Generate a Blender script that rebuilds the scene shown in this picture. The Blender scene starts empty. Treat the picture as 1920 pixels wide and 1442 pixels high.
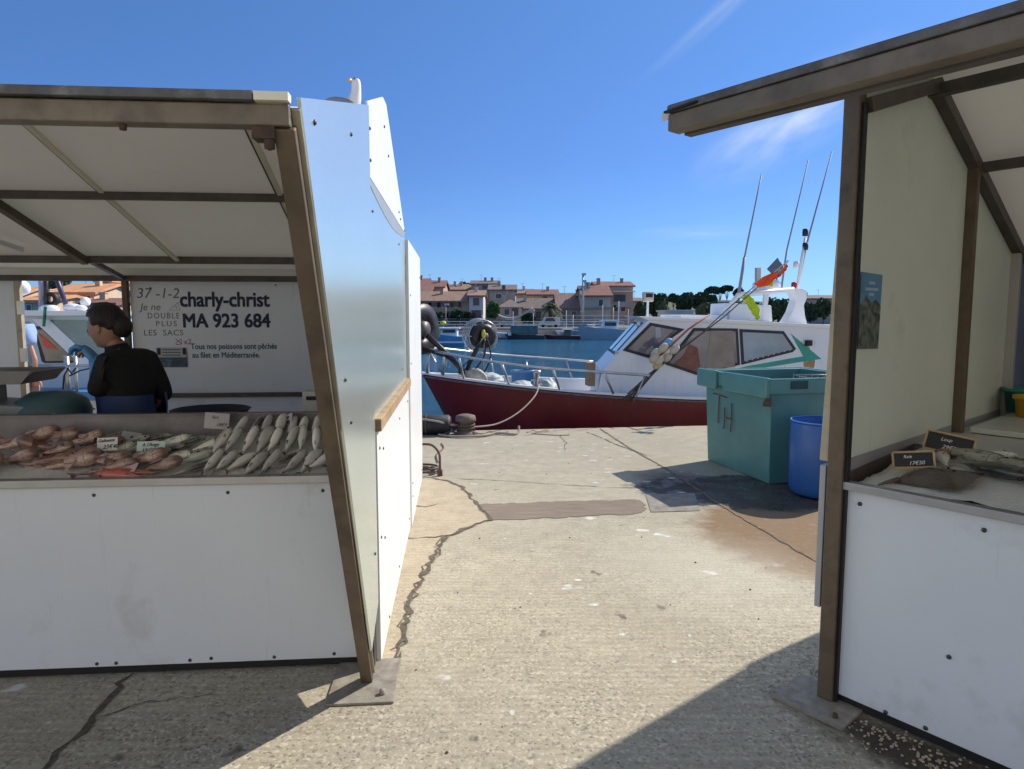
import bpy, bmesh, math, random
from math import sin, cos, pi, radians as R, tan, atan2, sqrt
from mathutils import Vector as V, Matrix as MX, noise
random.seed(7)
S = bpy.context.scene
COL = S.collection
# ------------------------------------------------------------------ camera, sky, sun, exposure
F = 1300.0; H = 1.55; PITCH = math.atan(129 / F)
cd = bpy.data.cameras.new('camera'); cam = bpy.data.objects.new('camera', cd); COL.objects.link(cam)
cd.sensor_fit = 'HORIZONTAL'; cd.sensor_width = 36; cd.lens = 36 * F / 1920
cd.clip_start = .05; cd.clip_end = 3000
cam.location = (0, 0, H); cam.rotation_euler = (pi / 2 - PITCH, 0, 0)
S.camera = cam
SUN_AZ, SUN_EL = 55.5, 39
w = bpy.data.worlds.new('World'); S.world = w; w.use_nodes = True
wn = w.node_tree; bg = wn.nodes['Background']
sky = wn.nodes.new('ShaderNodeTexSky'); sky.sky_type = 'NISHITA'; sky.sun_disc = False
sky.sun_elevation = R(SUN_EL); sky.sun_rotation = R(SUN_AZ)
sky.air_density = 1.0; sky.dust_density = .15; sky.ozone_density = 2.6
bg.inputs[1].default_value = .13
# thin cirrus: white veils in the sky itself
tc = wn.nodes.new('ShaderNodeTexCoord')
def wmath(op, a, b=None, c=None):
    n = wn.nodes.new('ShaderNodeMath'); n.operation = op
    for i, x in enumerate((a, b, c)):
        if x is None: continue
        if isinstance(x, (int, float)): n.inputs[i].default_value = x
        else: wn.links.new(x, n.inputs[i])
    return n.outputs[0]
def cirrus(az, el, la, lb, rot, nscale, gain):
    """soft patch of veil around a sky direction, in real azimuth and elevation"""
    sep = wn.nodes.new('ShaderNodeSeparateXYZ'); wn.links.new(tc.outputs['Generated'], sep.inputs[0])
    a = wmath('ARCTAN2', sep.outputs[0], sep.outputs[1]); e = wmath('ARCSINE', sep.outputs[2])
    da = wmath('MULTIPLY', wmath('SUBTRACT', a, R(az)), cos(R(el))); de = wmath('SUBTRACT', e, R(el))
    c, s = cos(R(rot)), sin(R(rot))
    p = wmath('ADD', wmath('MULTIPLY', da, c / R(la)), wmath('MULTIPLY', de, s / R(la)))
    q = wmath('ADD', wmath('MULTIPLY', da, -s / R(lb)), wmath('MULTIPLY', de, c / R(lb)))
    d = wmath('SQRT', wmath('ADD', wmath('MULTIPLY', p, p), wmath('MULTIPLY', q, q)))
    cb = wn.nodes.new('ShaderNodeCombineXYZ'); wn.links.new(p, cb.inputs[0]); wn.links.new(q, cb.inputs[1])
    nz = wn.nodes.new('ShaderNodeTexNoise'); wn.links.new(cb.outputs[0], nz.inputs['Vector'])
    nz.inputs['Scale'].default_value = nscale; nz.inputs['Detail'].default_value = 6
    m = wmath('MAXIMUM', wmath('SUBTRACT', 1.0, d), 0.0)
    m = wmath('MULTIPLY', wmath('POWER', m, 1.3), wmath('MAXIMUM', wmath('SUBTRACT', nz.outputs[0], .28), 0.0))
    return wmath('MULTIPLY', m, gain)
cl = wmath('ADD', cirrus(21.5, 14.5, 9, 3.2, 30, 2.2, 1.9), cirrus(20.5, 25, 13, .9, 38, 1.6, 1.0))
cl = wmath('ADD', cl, cirrus(31, 27, 7, 2.5, 25, 1.5, 2.2))
cl = wmath('ADD', cl, cirrus(15, 6.5, 6, .8, 0, 1.5, .5))
cl = wmath('MINIMUM', cl, .75)
mixc = wn.nodes.new('ShaderNodeMix'); mixc.data_type = 'RGBA'
gain = wn.nodes.new('ShaderNodeMix'); gain.data_type = 'RGBA'; gain.blend_type = 'MULTIPLY'; gain.inputs[0].default_value = 1
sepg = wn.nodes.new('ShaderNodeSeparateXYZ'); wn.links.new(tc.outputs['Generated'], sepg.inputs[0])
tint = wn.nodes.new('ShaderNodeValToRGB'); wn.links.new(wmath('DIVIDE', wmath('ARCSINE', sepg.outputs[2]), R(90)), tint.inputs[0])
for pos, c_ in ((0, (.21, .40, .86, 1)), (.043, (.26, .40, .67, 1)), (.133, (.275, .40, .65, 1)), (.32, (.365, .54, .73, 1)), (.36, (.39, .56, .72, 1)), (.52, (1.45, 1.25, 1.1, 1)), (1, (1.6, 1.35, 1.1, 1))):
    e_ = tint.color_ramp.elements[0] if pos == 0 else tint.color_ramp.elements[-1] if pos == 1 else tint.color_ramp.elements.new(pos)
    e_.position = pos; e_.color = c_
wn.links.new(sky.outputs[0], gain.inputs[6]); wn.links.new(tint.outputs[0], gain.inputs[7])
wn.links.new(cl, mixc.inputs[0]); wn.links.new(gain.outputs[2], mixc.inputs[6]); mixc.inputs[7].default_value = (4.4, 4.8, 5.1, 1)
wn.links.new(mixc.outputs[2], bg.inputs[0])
sd = V((sin(R(SUN_AZ)) * cos(R(SUN_EL)), cos(R(SUN_AZ)) * cos(R(SUN_EL)), sin(R(SUN_EL))))
sl = bpy.data.lights.new('sun', 'SUN'); sl.energy = 3.7; sl.angle = R(.5); sl.color = (1, .93, .82)
so = bpy.data.objects.new('sun', sl); COL.objects.link(so); so.rotation_euler = sd.to_track_quat('Z', 'Y').to_euler()
S.view_settings.view_transform = 'Standard'; S.view_settings.look = 'None'
S.view_settings.exposure = .6; S.view_settings.gamma = 1
S.cycles.max_bounces = 8; S.cycles.diffuse_bounces = 5; S.cycles.glossy_bounces = 4
S.cycles.transparent_max_bounces = 12; S.cycles.transmission_bounces = 6
S.cycles.caustics_reflective = False; S.cycles.caustics_refractive = False
S.cycles.use_denoising = True
# ------------------------------------------------------------------ materials
MATS = {}
def nn(t, kind, **kw):
    n = t.nodes.new('ShaderNode' + kind)
    for k, x in kw.items(): setattr(n, k, x)
    return n
def link(t, a, b):
    t.links.new(a, b)
def rgba(c): return (c[0], c[1], c[2], 1)
def ramp(t, fac, a, b):
    m = nn(t, 'MapRange'); link(t, fac, m.inputs[0]); m.inputs[1].default_value = a; m.inputs[2].default_value = b
    return m.outputs[0]
def mixcol(t, fac, a, b, mode='MIX'):
    m = nn(t, 'Mix', data_type='RGBA', blend_type=mode)
    for i, x in ((0, fac), (6, a), (7, b)):
        if hasattr(x, 'links'): link(t, x, m.inputs[i])
        else: m.inputs[i].default_value = x if i == 0 else rgba(x)
    return m.outputs[2]
def noise_out(t, vec, scale, detail=4, rough=.6):
    n = nn(t, 'TexNoise'); n.inputs['Scale'].default_value = scale; n.inputs['Detail'].default_value = detail
    n.inputs['Roughness'].default_value = rough; link(t, vec, n.inputs['Vector']); return n.outputs[0]
def mat(name, col, rough=.6, metal=0, var=.12, vs=3, dirt=None, bump=0, bs=30, spec=.5, stretch=None, streak=None, coat=0):
    """procedural surface: base tone that wanders, optional dirt (colour, amount, scale) and running streaks"""
    if name in MATS: return MATS[name]
    m = bpy.data.materials.new(name); m.use_nodes = True; t = m.node_tree; b = t.nodes['Principled BSDF']
    tcn = nn(t, 'TexCoord'); vec = tcn.outputs['Object']
    if stretch:
        mp = nn(t, 'Mapping'); mp.inputs['Scale'].default_value = stretch; link(t, vec, mp.inputs[0]); vec = mp.outputs[0]
    c = mixcol(t, ramp(t, noise_out(t, vec, vs), .3, .7), [x * (1 - var) for x in col], [min(1, x * (1 + var)) for x in col])
    if dirt:
        dc, amt, sc = dirt
        c = mixcol(t, ramp(t, noise_out(t, tcn.outputs['Object'], sc, 6, .65), .62 - amt, .92 - amt), c, dc)
    if streak:
        dc, amt = streak
        mp = nn(t, 'Mapping'); mp.inputs['Scale'].default_value = (9, 9, .7); link(t, tcn.outputs['Object'], mp.inputs[0])
        c = mixcol(t, ramp(t, noise_out(t, mp.outputs[0], 2.2, 5, .7), .66 - amt, 1.05 - amt), c, dc)
    link(t, c, b.inputs['Base Color'])
    b.inputs['Roughness'].default_value = rough; b.inputs['Metallic'].default_value = metal
    b.inputs['Specular IOR Level'].default_value = spec
    if coat: b.inputs['Coat Weight'].default_value = coat
    if bump:
        bp = nn(t, 'Bump'); bp.inputs['Strength'].default_value = bump; bp.inputs['Distance'].default_value = .01
        link(t, noise_out(t, vec, bs, 5), bp.inputs['Height']); link(t, bp.outputs[0], b.inputs['Normal'])
    MATS[name] = m; return m
def flat(name, col, rough=.6, metal=0): return mat(name, col, rough, metal, var=.05)
M_white = mat('white_panel', (.76, .82, .90), .30, var=.05, vs=.7, dirt=((.48, .50, .50), .045, 2.6), streak=((.50, .50, .48), .05), bump=.12, bs=2.2)
M_whiteS = mat('white_side_panel', (.78, .79, .78), .4, var=.03, vs=.8, dirt=((.60, .57, .5), .03, 1.6))
M_tube = mat('weathered_tube', (.135, .10, .068), .55, .1, var=.22, vs=6, dirt=((.055, .045, .035), .12, 9), bump=.15, bs=60, streak=((.12, .1, .08), .1))
M_tubeP = mat('weathered_pale_tube', (.42, .38, .28), .5, .2, var=.2, vs=6, dirt=((.17, .14, .1), .08, 9), bump=.15, bs=60)
M_tubeD = mat('dark_tube', (.105, .085, .075), .55, .2, var=.25, vs=7, dirt=((.05, .045, .04), .1, 10), bump=.15, bs=60)
M_ceil = mat('ceiling_panel', (.82, .80, .77), .6, var=.05, vs=1.2, dirt=((.6, .56, .5), .0, 2))
tt = M_ceil.node_tree; ob = tt.nodes['Material Output']; trn = tt.nodes.new('ShaderNodeBsdfTranslucent'); trn.inputs[0].default_value = (.9, .86, .78, 1)
mxs = tt.nodes.new('ShaderNodeMixShader'); mxs.inputs[0].default_value = .2   # thin white roof sheets let some daylight through
tt.links.new(tt.nodes['Principled BSDF'].outputs[0], mxs.inputs[1]); tt.links.new(trn.outputs[0], mxs.inputs[2]); tt.links.new(mxs.outputs[0], ob.inputs[0])
M_flash = mat('roof_edge', (.12, .12, .12), .7, var=.4, vs=12, dirt=((.32, .31, .29), .1, 14), bump=.3, bs=50)
M_beam = mat('weathered_beam', (.20, .168, .122), .55, .05, var=.25, vs=5, dirt=((.09, .072, .055), .12, 8), bump=.2, bs=60, streak=((.13, .11, .085), .12))
M_flashW = mat('roof_edge_pale', (.88, .84, .66), .6, var=.1)
M_tray = mat('tray_steel', (.20, .19, .20), .45, .75, var=.2, vs=4, dirt=((.09, .08, .08), .1, 3))
M_steel = mat('stainless', (.45, .45, .47), .32, .85, var=.1, vs=5, bump=.05, bs=14, dirt=((.22, .21, .2), .02, 5))
M_rail = mat('rail_steel', (.5, .5, .5), .35, .7, var=.15, vs=6, dirt=((.2, .13, .08), .0, 12))
M_sheet = mat('brushed_sheet', (.75, .84, .79), .24, .70, var=.04, vs=1, streak=((.86, .92, .88), .05), bump=.03, bs=3)
M_foot = mat('foot_plate_metal', (.27, .245, .20), .75, .0, var=.25, vs=20, dirt=((.15, .1, .07), .1, 15), bump=.2)
M_screw = flat('screw', (.07, .07, .07), .5, .5)
M_sillr = mat('rusty_sill', (.36, .24, .13), .7, var=.35, vs=14, dirt=((.62, .55, .42), .05, 9), bump=.3)
M_black = flat('black_matt', (.012, .012, .014), .6)
M_rubber = mat('rubber', (.02, .02, .02), .6, var=.4, vs=8, bump=.2)
M_navy = flat('navy', (.008, .018, .05), .6)
M_inkn = flat('navy_ink', (.006, .012, .06), .5)
M_teali = flat('teal_ink', (.02, .12, .16), .5)
M_grey = flat('pencil_ink', (.17, .17, .19), .6)
M_redi = flat('red_ink', (.5, .05, .05), .5)
M_paper = mat('paper', (.75, .75, .72), .7, var=.05)
M_paperg = mat('mint_paper', (.56, .74, .68), .7, var=.05)
M_paperp = mat('pink_paper', (.66, .48, .55), .7, var=.1)
M_wallR = mat('beige_sheet', (.66, .71, .64), .55, var=.08, vs=1.1, dirt=((.40, .40, .33), .04, 2.2), streak=((.45, .44, .36), .05), bump=.08, bs=3)
M_woodf = mat('pine_frame', (.5, .36, .2), .6, var=.2, vs=20)
M_board = mat('slate_board', (.012, .014, .022), .5, var=.3)
M_rope = mat('rope', (.38, .31, .26), .9, var=.25, vs=60, bump=.6, bs=180)
M_ropeD = mat('dark_rope', (.12, .09, .07), .9, var=.3, vs=60, bump=.6, bs=180)
M_rust = mat('rust', (.09, .055, .035), .8, var=.4, vs=25, bump=.5)
M_skin = mat('skin', (.42, .24, .17), .5, var=.08, vs=12)
M_hair = mat('hair', (.018, .012, .010), .55, var=.5, vs=70, stretch=(1, 1, .15), bump=.6, bs=160)
M_sweater = mat('black_knit', (.012, .012, .015), .85, var=.3, vs=40, bump=.4, bs=120)
M_apron = mat('navy_apron', (.008, .03, .12), .55, var=.2, vs=6, bump=.2)
M_glove = mat('blue_glove', (.12, .38, .78), .45, var=.12, vs=14, bump=.2)
M_gloveD = mat('dark_glove', (.02, .035, .05), .5, var=.2, vs=14)
M_glass = None
def glass(name, tint=(.6, .7, .75), rough=.03, clear=.5):
    if name in MATS: return MATS[name]
    m = bpy.data.materials.new(name); m.use_nodes = True; t = m.node_tree; out = t.nodes['Material Output']
    b = t.nodes['Principled BSDF']; b.inputs['Base Color'].default_value = rgba([x * .12 for x in tint]); b.inputs['Roughness'].default_value = rough
    tr = nn(t, 'BsdfTransparent'); tr.inputs[0].default_value = rgba(tint)
    mx = nn(t, 'MixShader'); mx.inputs[0].default_value = clear
    link(t, b.outputs[0], mx.inputs[1]); link(t, tr.outputs[0], mx.inputs[2]); link(t, mx.outputs[0], out.inputs[0])
    MATS[name] = m; return m
# ------------------------------------------------------------------ builders
class B:
    def __init__(s): s.v = []; s.f = []; s.mi = []; s.sm = []; s.m = 0
    def add(s, vs, fs, smooth=False):
        o = len(s.v); s.v += [tuple(x) for x in vs]
        for f in fs: s.f.append([i + o for i in f]); s.mi.append(s.m); s.sm.append(smooth)
        return s
    def box(s, c, sz, rot=None, top=1.0):
        x, y, z = sz[0] / 2, sz[1] / 2, sz[2] / 2
        vs = [V((a * x * (top if k > 0 else 1), b * y * (top if k > 0 else 1), k * z)) for k in (-1, 1) for a, b in ((-1, -1), (1, -1), (1, 1), (-1, 1))]
        if rot is not None:
            m = rot if isinstance(rot, MX) else MX.Rotation(rot, 3, 'Z')
            vs = [m @ p for p in vs]
        c = V(c)
        return s.add([c + p for p in vs], [(3, 2, 1, 0), (4, 5, 6, 7), (0, 1, 5, 4), (1, 2, 6, 5), (2, 3, 7, 6), (3, 0, 4, 7)])
    def bar(s, p, q, a, b, up=(0, 0, 1)):
        p, q = V(p), V(q); d = (q - p).normalized(); up = V(up)
        if abs(d.dot(up)) > .98: up = V((0, 1, 0))
        x = d.cross(up).normalized(); y = x.cross(d).normalized()
        vs = [e + x * i * a / 2 + y * j * b / 2 for e in (p, q) for i, j in ((-1, -1), (1, -1), (1, 1), (-1, 1))]
        return s.add(vs, [(3, 2, 1, 0), (4, 5, 6, 7), (0, 1, 5, 4), (1, 2, 6, 5), (2, 3, 7, 6), (3, 0, 4, 7)])
    def tube(s, pts, r, n=8, closed=False, smooth=True):
        pts = [V(p) for p in pts]; m = len(pts); rs = r if isinstance(r, (list, tuple)) else [r] * m
        vs = []; prev = None
        for i, p in enumerate(pts):
            if closed: d = pts[(i + 1) % m] - pts[i - 1]
            else: d = pts[min(i + 1, m - 1)] - pts[max(i - 1, 0)]
            d.normalize()
            if prev is None:
                u = V((0, 0, 1)) if abs(d.z) < .9 else V((1, 0, 0))
                x = d.cross(u).normalized()
            else:
                x = (prev - d * prev.dot(d)).normalized()
            prev = x; y = d.cross(x)
            for k in range(n):
                a = 2 * pi * k / n; vs.append(p + (x * cos(a) + y * sin(a)) * rs[i])
        fs = []
        for i in range(m if closed else m - 1):
            j = (i + 1) % m
            for k in range(n): fs.append((i * n + k, i * n + (k + 1) % n, j * n + (k + 1) % n, j * n + k))
        s.add(vs, fs, smooth)
        if not closed:
            o = len(s.v) - m * n
            s.f.append([o + k for k in range(n)][::-1]); s.mi.append(s.m); s.sm.append(False)
            s.f.append([o + (m - 1) * n + k for k in range(n)]); s.mi.append(s.m); s.sm.append(False)
        return s
    def lathe(s, prof, c=(0, 0, 0), n=24, rot=None, smooth=True):
        c = V(c); vs = []
        for (r, z) in prof:
            for k in range(n):
                a = 2 * pi * k / n; p = V((r * cos(a), r * sin(a), z))
                if rot is not None: p = rot @ p
                vs.append(c + p)
        fs = [(i * n + k, i * n + (k + 1) % n, (i + 1) * n + (k + 1) % n, (i + 1) * n + k) for i in range(len(prof) - 1) for k in range(n)]
        s.add(vs, fs, smooth)
        return s
    def ball(s, c, r, n=12, m=8, rot=None, fn=None):
        r = (r, r, r) if isinstance(r, (int, float)) else r
        c = V(c); vs = []; 
        for i in range(m + 1):
            th = pi * i / m
            for k in range(n):
                a = 2 * pi * k / n; p = V((sin(th) * cos(a), sin(th) * sin(a), cos(th)))
                if fn: p = fn(p)
                p = V((p.x * r[0], p.y * r[1], p.z * r[2]))
                if rot is not None: p = rot @ p
                vs.append(c + p)
        fs = [(i * n + k, (i + 1) * n + k, (i + 1) * n + (k + 1) % n, i * n + (k + 1) % n) for i in range(m) for k in range(n)]
        return s.add(vs, fs, True)
    def prism(s, poly, ext, f):
        """outline poly (2d), thickness ext=(t0,t1), f(a,b,t)->xyz"""
        n = len(poly)
        vs = [f(a, b, ext[0]) for a, b in poly] + [f(a, b, ext[1]) for a, b in poly]
        return s.add(vs, [list(range(n))[::-1], list(range(n, 2 * n))] + [(i, (i + 1) % n, n + (i + 1) % n, n + i) for i in range(n)])
    def grid(s, nx, ny, f, smooth=True):
        vs = [f(i / nx, j / ny) for j in range(ny + 1) for i in range(nx + 1)]
        return s.add(vs, [(j * (nx + 1) + i, j * (nx + 1) + i + 1, (j + 1) * (nx + 1) + i + 1, (j + 1) * (nx + 1) + i) for j in range(ny) for i in range(nx)], smooth)
    def build(s, name, mats, parent=None, label=None, xf=None, bevel=0, loc=None, fix=True):
        """one mesh object; vertices are in the parent's space (or the world, re-centred on loc)"""
        me = bpy.data.meshes.new(name)
        vs = [xf @ V(p) for p in s.v] if xf is not None else s.v
        off = V((0, 0, 0))
        if loc is not None: off = V(loc); vs = [V(p) - off for p in vs]
        me.from_pydata([tuple(p) for p in vs], [], s.f)
        for m in (mats if isinstance(mats, (list, tuple)) else [mats]): me.materials.append(m)
        me.polygons.foreach_set('material_index', s.mi); me.polygons.foreach_set('use_smooth', s.sm)
        if fix:
            bm = bmesh.new(); bm.from_mesh(me)
            bmesh.ops.remove_doubles(bm, verts=bm.verts, dist=1e-5)
            bmesh.ops.recalc_face_normals(bm, faces=bm.faces); bm.to_mesh(me); bm.free()
        me.update()
        o = bpy.data.objects.new(name, me); COL.objects.link(o)
        if parent is not None: o.parent = parent
        o.location = off
        if label: o['label'] = label
        if bevel:
            md = o.modifiers.new('bevel', 'BEVEL'); md.width = bevel; md.segments = 2; md.limit_method = 'ANGLE'; md.angle_limit = R(40)
        return o
def thing(name, label, cat, loc=(0, 0, 0), rz=0, group=None):
    o = bpy.data.objects.new(name, None); COL.objects.link(o); o.empty_display_size = .1
    o.location = loc; o.rotation_euler = (0, 0, rz); return tag(o, label, cat, group)
def tag(o, label=None, cat=None, group=None, kind=None):
    if label: o['label'] = label
    if cat: o['category'] = cat
    if group: o['group'] = group
    if kind: o['kind'] = kind
    return o
def copy_tree(o, parent=None):
    c = o.copy(); COL.objects.link(c); c.parent = parent
    for ch in list(o.children): copy_tree(ch, c)
    return c
def text(s, size, m, name, parent, org, ax, ay, bold=0.0, shear=0.0, ext=.0008, spacing=1.0, xs=1.0):
    """lettering as a thin mesh: org + x*ax + y*ay"""
    cu = bpy.data.curves.new(name, 'FONT'); cu.body = s; cu.size = size; bold = max(bold, 0);  cu.shear = shear; cu.extrude = ext; cu.space_character = spacing
    cu.resolution_u = 3
    t = bpy.data.objects.new(name + '_t', cu); COL.objects.link(t)
    dg = bpy.context.evaluated_depsgraph_get(); me = bpy.data.meshes.new_from_object(t.evaluated_get(dg))
    bpy.data.objects.remove(t)
    if bold:
        bm = bmesh.new()
        for k in (-1, 0, 1):
            for q_ in (-.7, .7):
                m_ = me.copy(); m_.transform(MX.Translation((k * bold, q_ * bold, (k + 1 + q_) * .0002))); bm.from_mesh(m_)
        bm.to_mesh(me); bm.free()
    ax, ay = V(ax).normalized(), V(ay).normalized(); az = ax.cross(ay)
    for v in me.vertices:
        p = v.co.copy(); v.co = V(org) + ax * p.x * xs + ay * p.y + az * p.z
    me.materials.clear(); me.materials.append(m)
    o = bpy.data.objects.new(name, me); COL.objects.link(o); o.parent = parent
    return o
def skin(verts, edges, radii, sub=2):
    me = bpy.data.meshes.new('sk'); me.from_pydata(verts, edges, []); o = bpy.data.objects.new('sk', me); COL.objects.link(o)
    md = o.modifiers.new('s', 'SKIN'); md.use_smooth_shade = True
    ss = o.modifiers.new('u', 'SUBSURF'); ss.levels = sub; ss.render_levels = sub
    for i, r in enumerate(radii):
        me.skin_vertices[0].data[i].radius = (r, r) if isinstance(r, (int, float)) else r
        me.skin_vertices[0].data[i].use_root = (i == 0)
    dg = bpy.context.evaluated_depsgraph_get(); m2 = bpy.data.meshes.new_from_object(o.evaluated_get(dg))
    vs = [v.co.copy() for v in m2.vertices]; fs = [list(p.vertices) for p in m2.polygons]
    bpy.data.objects.remove(o); bpy.data.meshes.remove(m2)
    return vs, fs
def at(px, py, d):
    """world point that the photograph shows at this pixel, d metres in front (used to survey far things)"""
    X = (px - 960) / F; Y = -(py - 721) / F; c, s = cos(PITCH), sin(PITCH)
    r = V((X, c + Y * s, -s + Y * c)); return V((0, 0, H)) + r * (d / r.y)
# ------------------------------------------------------------------ setting: quay, water, far shore
def concrete(name, base, coarse, rev=False):
    m = bpy.data.materials.new(name); m.use_nodes = True; t = m.node_tree; b = t.nodes['Principled BSDF']
    g = nn(t, 'NewGeometry'); P = g.outputs['Position']
    big = noise_out(t, P, .9, 5, .6); fine = noise_out(t, P, 55, 6, .7); mid = noise_out(t, P, 7, 5, .65)
    c = mixcol(t, ramp(t, big, .3, .7), [x * .86 for x in base], [x * 1.1 for x in base])
    c = mixcol(t, ramp(t, mid, .42, .75), c, [x * .74 for x in base])
    # exposed aggregate: small stones, pale and dark
    vo = nn(t, 'TexVoronoi'); vo.inputs['Scale'].default_value = 92; link(t, P, vo.inputs['Vector'])
    sx = nn(t, 'SeparateColor'); link(t, vo.outputs['Color'], sx.inputs[0])
    near = nn(t, 'SeparateXYZ'); link(t, P, near.inputs[0])
    def mth(op, a, b=None):
        n = nn(t, 'Math', operation=op)
        for i, x in enumerate((a, b)):
            if x is None: continue
            if isinstance(x, (int, float)): n.inputs[i].default_value = x
            else: link(t, x, n.inputs[i])
        return n.outputs[0]
    wear = mth('ADD', mth('MULTIPLY', ramp(t, noise_out(t, P, 1.1, 3), .35, .6), .45), coarse)
    wear = mth('MULTIPLY', wear, ramp(t, near.outputs[1], 7.5, 2.2))
    dark = mth('MULTIPLY', ramp(t, sx.outputs[0], .80, .9), wear)
    lite = mth('MULTIPLY', ramp(t, sx.outputs[1], .76, .88), wear)
    c = mixcol(t, dark, c, (.11, .095, .07)); c = mixcol(t, lite, c, (.66, .60, .48))
    c = mixcol(t, mth('MULTIPLY', ramp(t, fine, .50, .74), .6), c, [x * .38 for x in base])
    c = mixcol(t, mth('MULTIPLY', ramp(t, noise_out(t, P, 110, 3, .7), .54, .68), .6), c, [x * 1.5 for x in base])
    # dark flecks and gull droppings scattered over the slab
    def spots(scale, th, col, amt, stretch):
        mp = nn(t, 'Mapping'); mp.inputs['Scale'].default_value = stretch; link(t, P, mp.inputs[0])
        ad = nn(t, 'VectorMath', operation='ADD'); nz = nn(t, 'TexNoise'); nz.inputs['Scale'].default_value = scale * 5; link(t, mp.outputs[0], nz.inputs['Vector'])
        sc = nn(t, 'VectorMath', operation='SCALE'); link(t, nz.outputs['Color'], sc.inputs[0]); sc.inputs['Scale'].default_value = .35 / scale
        link(t, mp.outputs[0], ad.inputs[0]); link(t, sc.outputs[0], ad.inputs[1])
        v = nn(t, 'TexVoronoi'); v.inputs['Scale'].default_value = scale; link(t, ad.outputs[0], v.inputs['Vector'])
        s2 = nn(t, 'SeparateColor'); link(t, v.outputs['Color'], s2.inputs[0])
        k = mth('MULTIPLY', ramp(t, v.outputs['Distance'], th, th * .55), ramp(t, s2.outputs[0], .62, .66))
        return mixcol(t, mth('MULTIPLY', k, amt), c, col)
    c = spots(3.2, .10, (.06, .05, .04), .7, (1, .7, 1))
    c = spots(1.9, .085, (.72, .72, .70), .85, (.8, 1, 1))
    c = spots(6.5, .09, (.70, .69, .66), .6, (1, 1, 1))
    # broom lines across the pour, strongest by the quay edge
    wv = nn(t, 'TexWave', wave_type='BANDS', bands_direction='Y'); wv.inputs['Scale'].default_value = 7; wv.inputs['Distortion'].default_value = 5
    wv.inputs['Detail'].default_value = 4; wv.inputs['Detail Scale'].default_value = .6
    link(t, P, wv.inputs['Vector'])
    c = mixcol(t, mth('MULTIPLY', wv.outputs[0], .22), c, [x * .5 for x in base])
    mp2 = nn(t, 'Mapping'); mp2.inputs['Scale'].default_value = (.5, 7, 1); link(t, P, mp2.inputs[0]); c = mixcol(t, mth('MULTIPLY', ramp(t, noise_out(t, mp2.outputs[0], 3.2, 7, .75), .52, .72), .4), c, [x * .55 for x in base])
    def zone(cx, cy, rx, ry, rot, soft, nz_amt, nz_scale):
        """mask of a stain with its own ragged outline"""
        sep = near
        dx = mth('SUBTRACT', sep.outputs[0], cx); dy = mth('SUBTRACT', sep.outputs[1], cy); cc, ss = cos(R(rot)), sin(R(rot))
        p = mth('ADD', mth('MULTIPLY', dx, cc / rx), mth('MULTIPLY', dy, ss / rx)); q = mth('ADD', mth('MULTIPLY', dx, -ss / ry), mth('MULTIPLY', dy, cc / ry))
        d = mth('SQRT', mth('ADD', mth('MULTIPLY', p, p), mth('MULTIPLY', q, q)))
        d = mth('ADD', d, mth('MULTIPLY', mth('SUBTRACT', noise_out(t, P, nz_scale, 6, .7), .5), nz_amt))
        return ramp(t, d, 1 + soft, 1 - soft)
    if not rev:
        # brown fish-water stain below the bins, dark soaked concrete round them, black grime by the right-hand foot
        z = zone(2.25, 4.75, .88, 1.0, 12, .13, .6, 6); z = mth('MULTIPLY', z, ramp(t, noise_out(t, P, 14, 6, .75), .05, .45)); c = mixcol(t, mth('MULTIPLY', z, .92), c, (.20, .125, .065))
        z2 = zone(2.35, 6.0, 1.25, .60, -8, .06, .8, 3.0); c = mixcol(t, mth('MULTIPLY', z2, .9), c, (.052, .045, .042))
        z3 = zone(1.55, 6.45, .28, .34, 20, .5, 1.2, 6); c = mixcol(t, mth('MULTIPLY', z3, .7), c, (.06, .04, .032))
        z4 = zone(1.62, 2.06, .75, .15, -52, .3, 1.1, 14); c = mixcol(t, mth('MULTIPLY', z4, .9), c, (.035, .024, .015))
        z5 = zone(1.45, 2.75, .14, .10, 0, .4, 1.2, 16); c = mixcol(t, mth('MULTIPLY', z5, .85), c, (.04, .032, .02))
        z6 = zone(1.25, 4.1, .5, .62, 30, .6, .9, 4); c = mixcol(t, mth('MULTIPLY', z6, .35), c, (.62, .57, .47))
    b.inputs['Roughness'].default_value = .85
    if not rev:
        rg = nn(t, 'MapRange'); link(t, mth('MULTIPLY', z2, ramp(t, noise_out(t, P, 4, 4), .45, .55)), rg.inputs[0]); rg.inputs[3].default_value = .85; rg.inputs[4].default_value = .25; link(t, rg.outputs[0], b.inputs['Roughness'])
    link(t, c, b.inputs['Base Color']); b.inputs['Specular IOR Level'].default_value = .25
    bp = nn(t, 'Bump'); bp.inputs['Strength'].default_value = .3; bp.inputs['Distance'].default_value = .0022
    hsum = mth('ADD', mth('MULTIPLY', vo.outputs['Distance'], -1.2), mth('ADD', fine, mth('MULTIPLY', wv.outputs[0], .35)))
    link(t, hsum, bp.inputs['Height']); link(t, bp.outputs[0], b.inputs['Normal'])
    return m
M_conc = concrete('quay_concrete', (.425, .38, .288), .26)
M_conc2 = concrete('apron_concrete', (.46, .385, .275), .05, True)
def edge_y(x): return 9.37 + .128 * x
b = B()
n = 40
top = [(-32 + i * 64 / n, edge_y(-32 + i * 64 / n) + .012 * noise.noise(V((i * 1.7, 0, 0)))) for i in range(n + 1)]
vs = [(-32, -16, 0), (32, -16, 0)] + [(x, y, 0) for x, y in top[::-1]]
b.add(vs, [list(range(len(vs)))])
k0 = len(b.v)
b.add([(x, y, 0) for x, y in top] + [(x, y + .0, -2.5) for x, y in top], [(i, i + 1, n + 2 + i, n + 1 + i) for i in range(n)])
tag(b.build('ground', M_conc), kind='structure')
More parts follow.
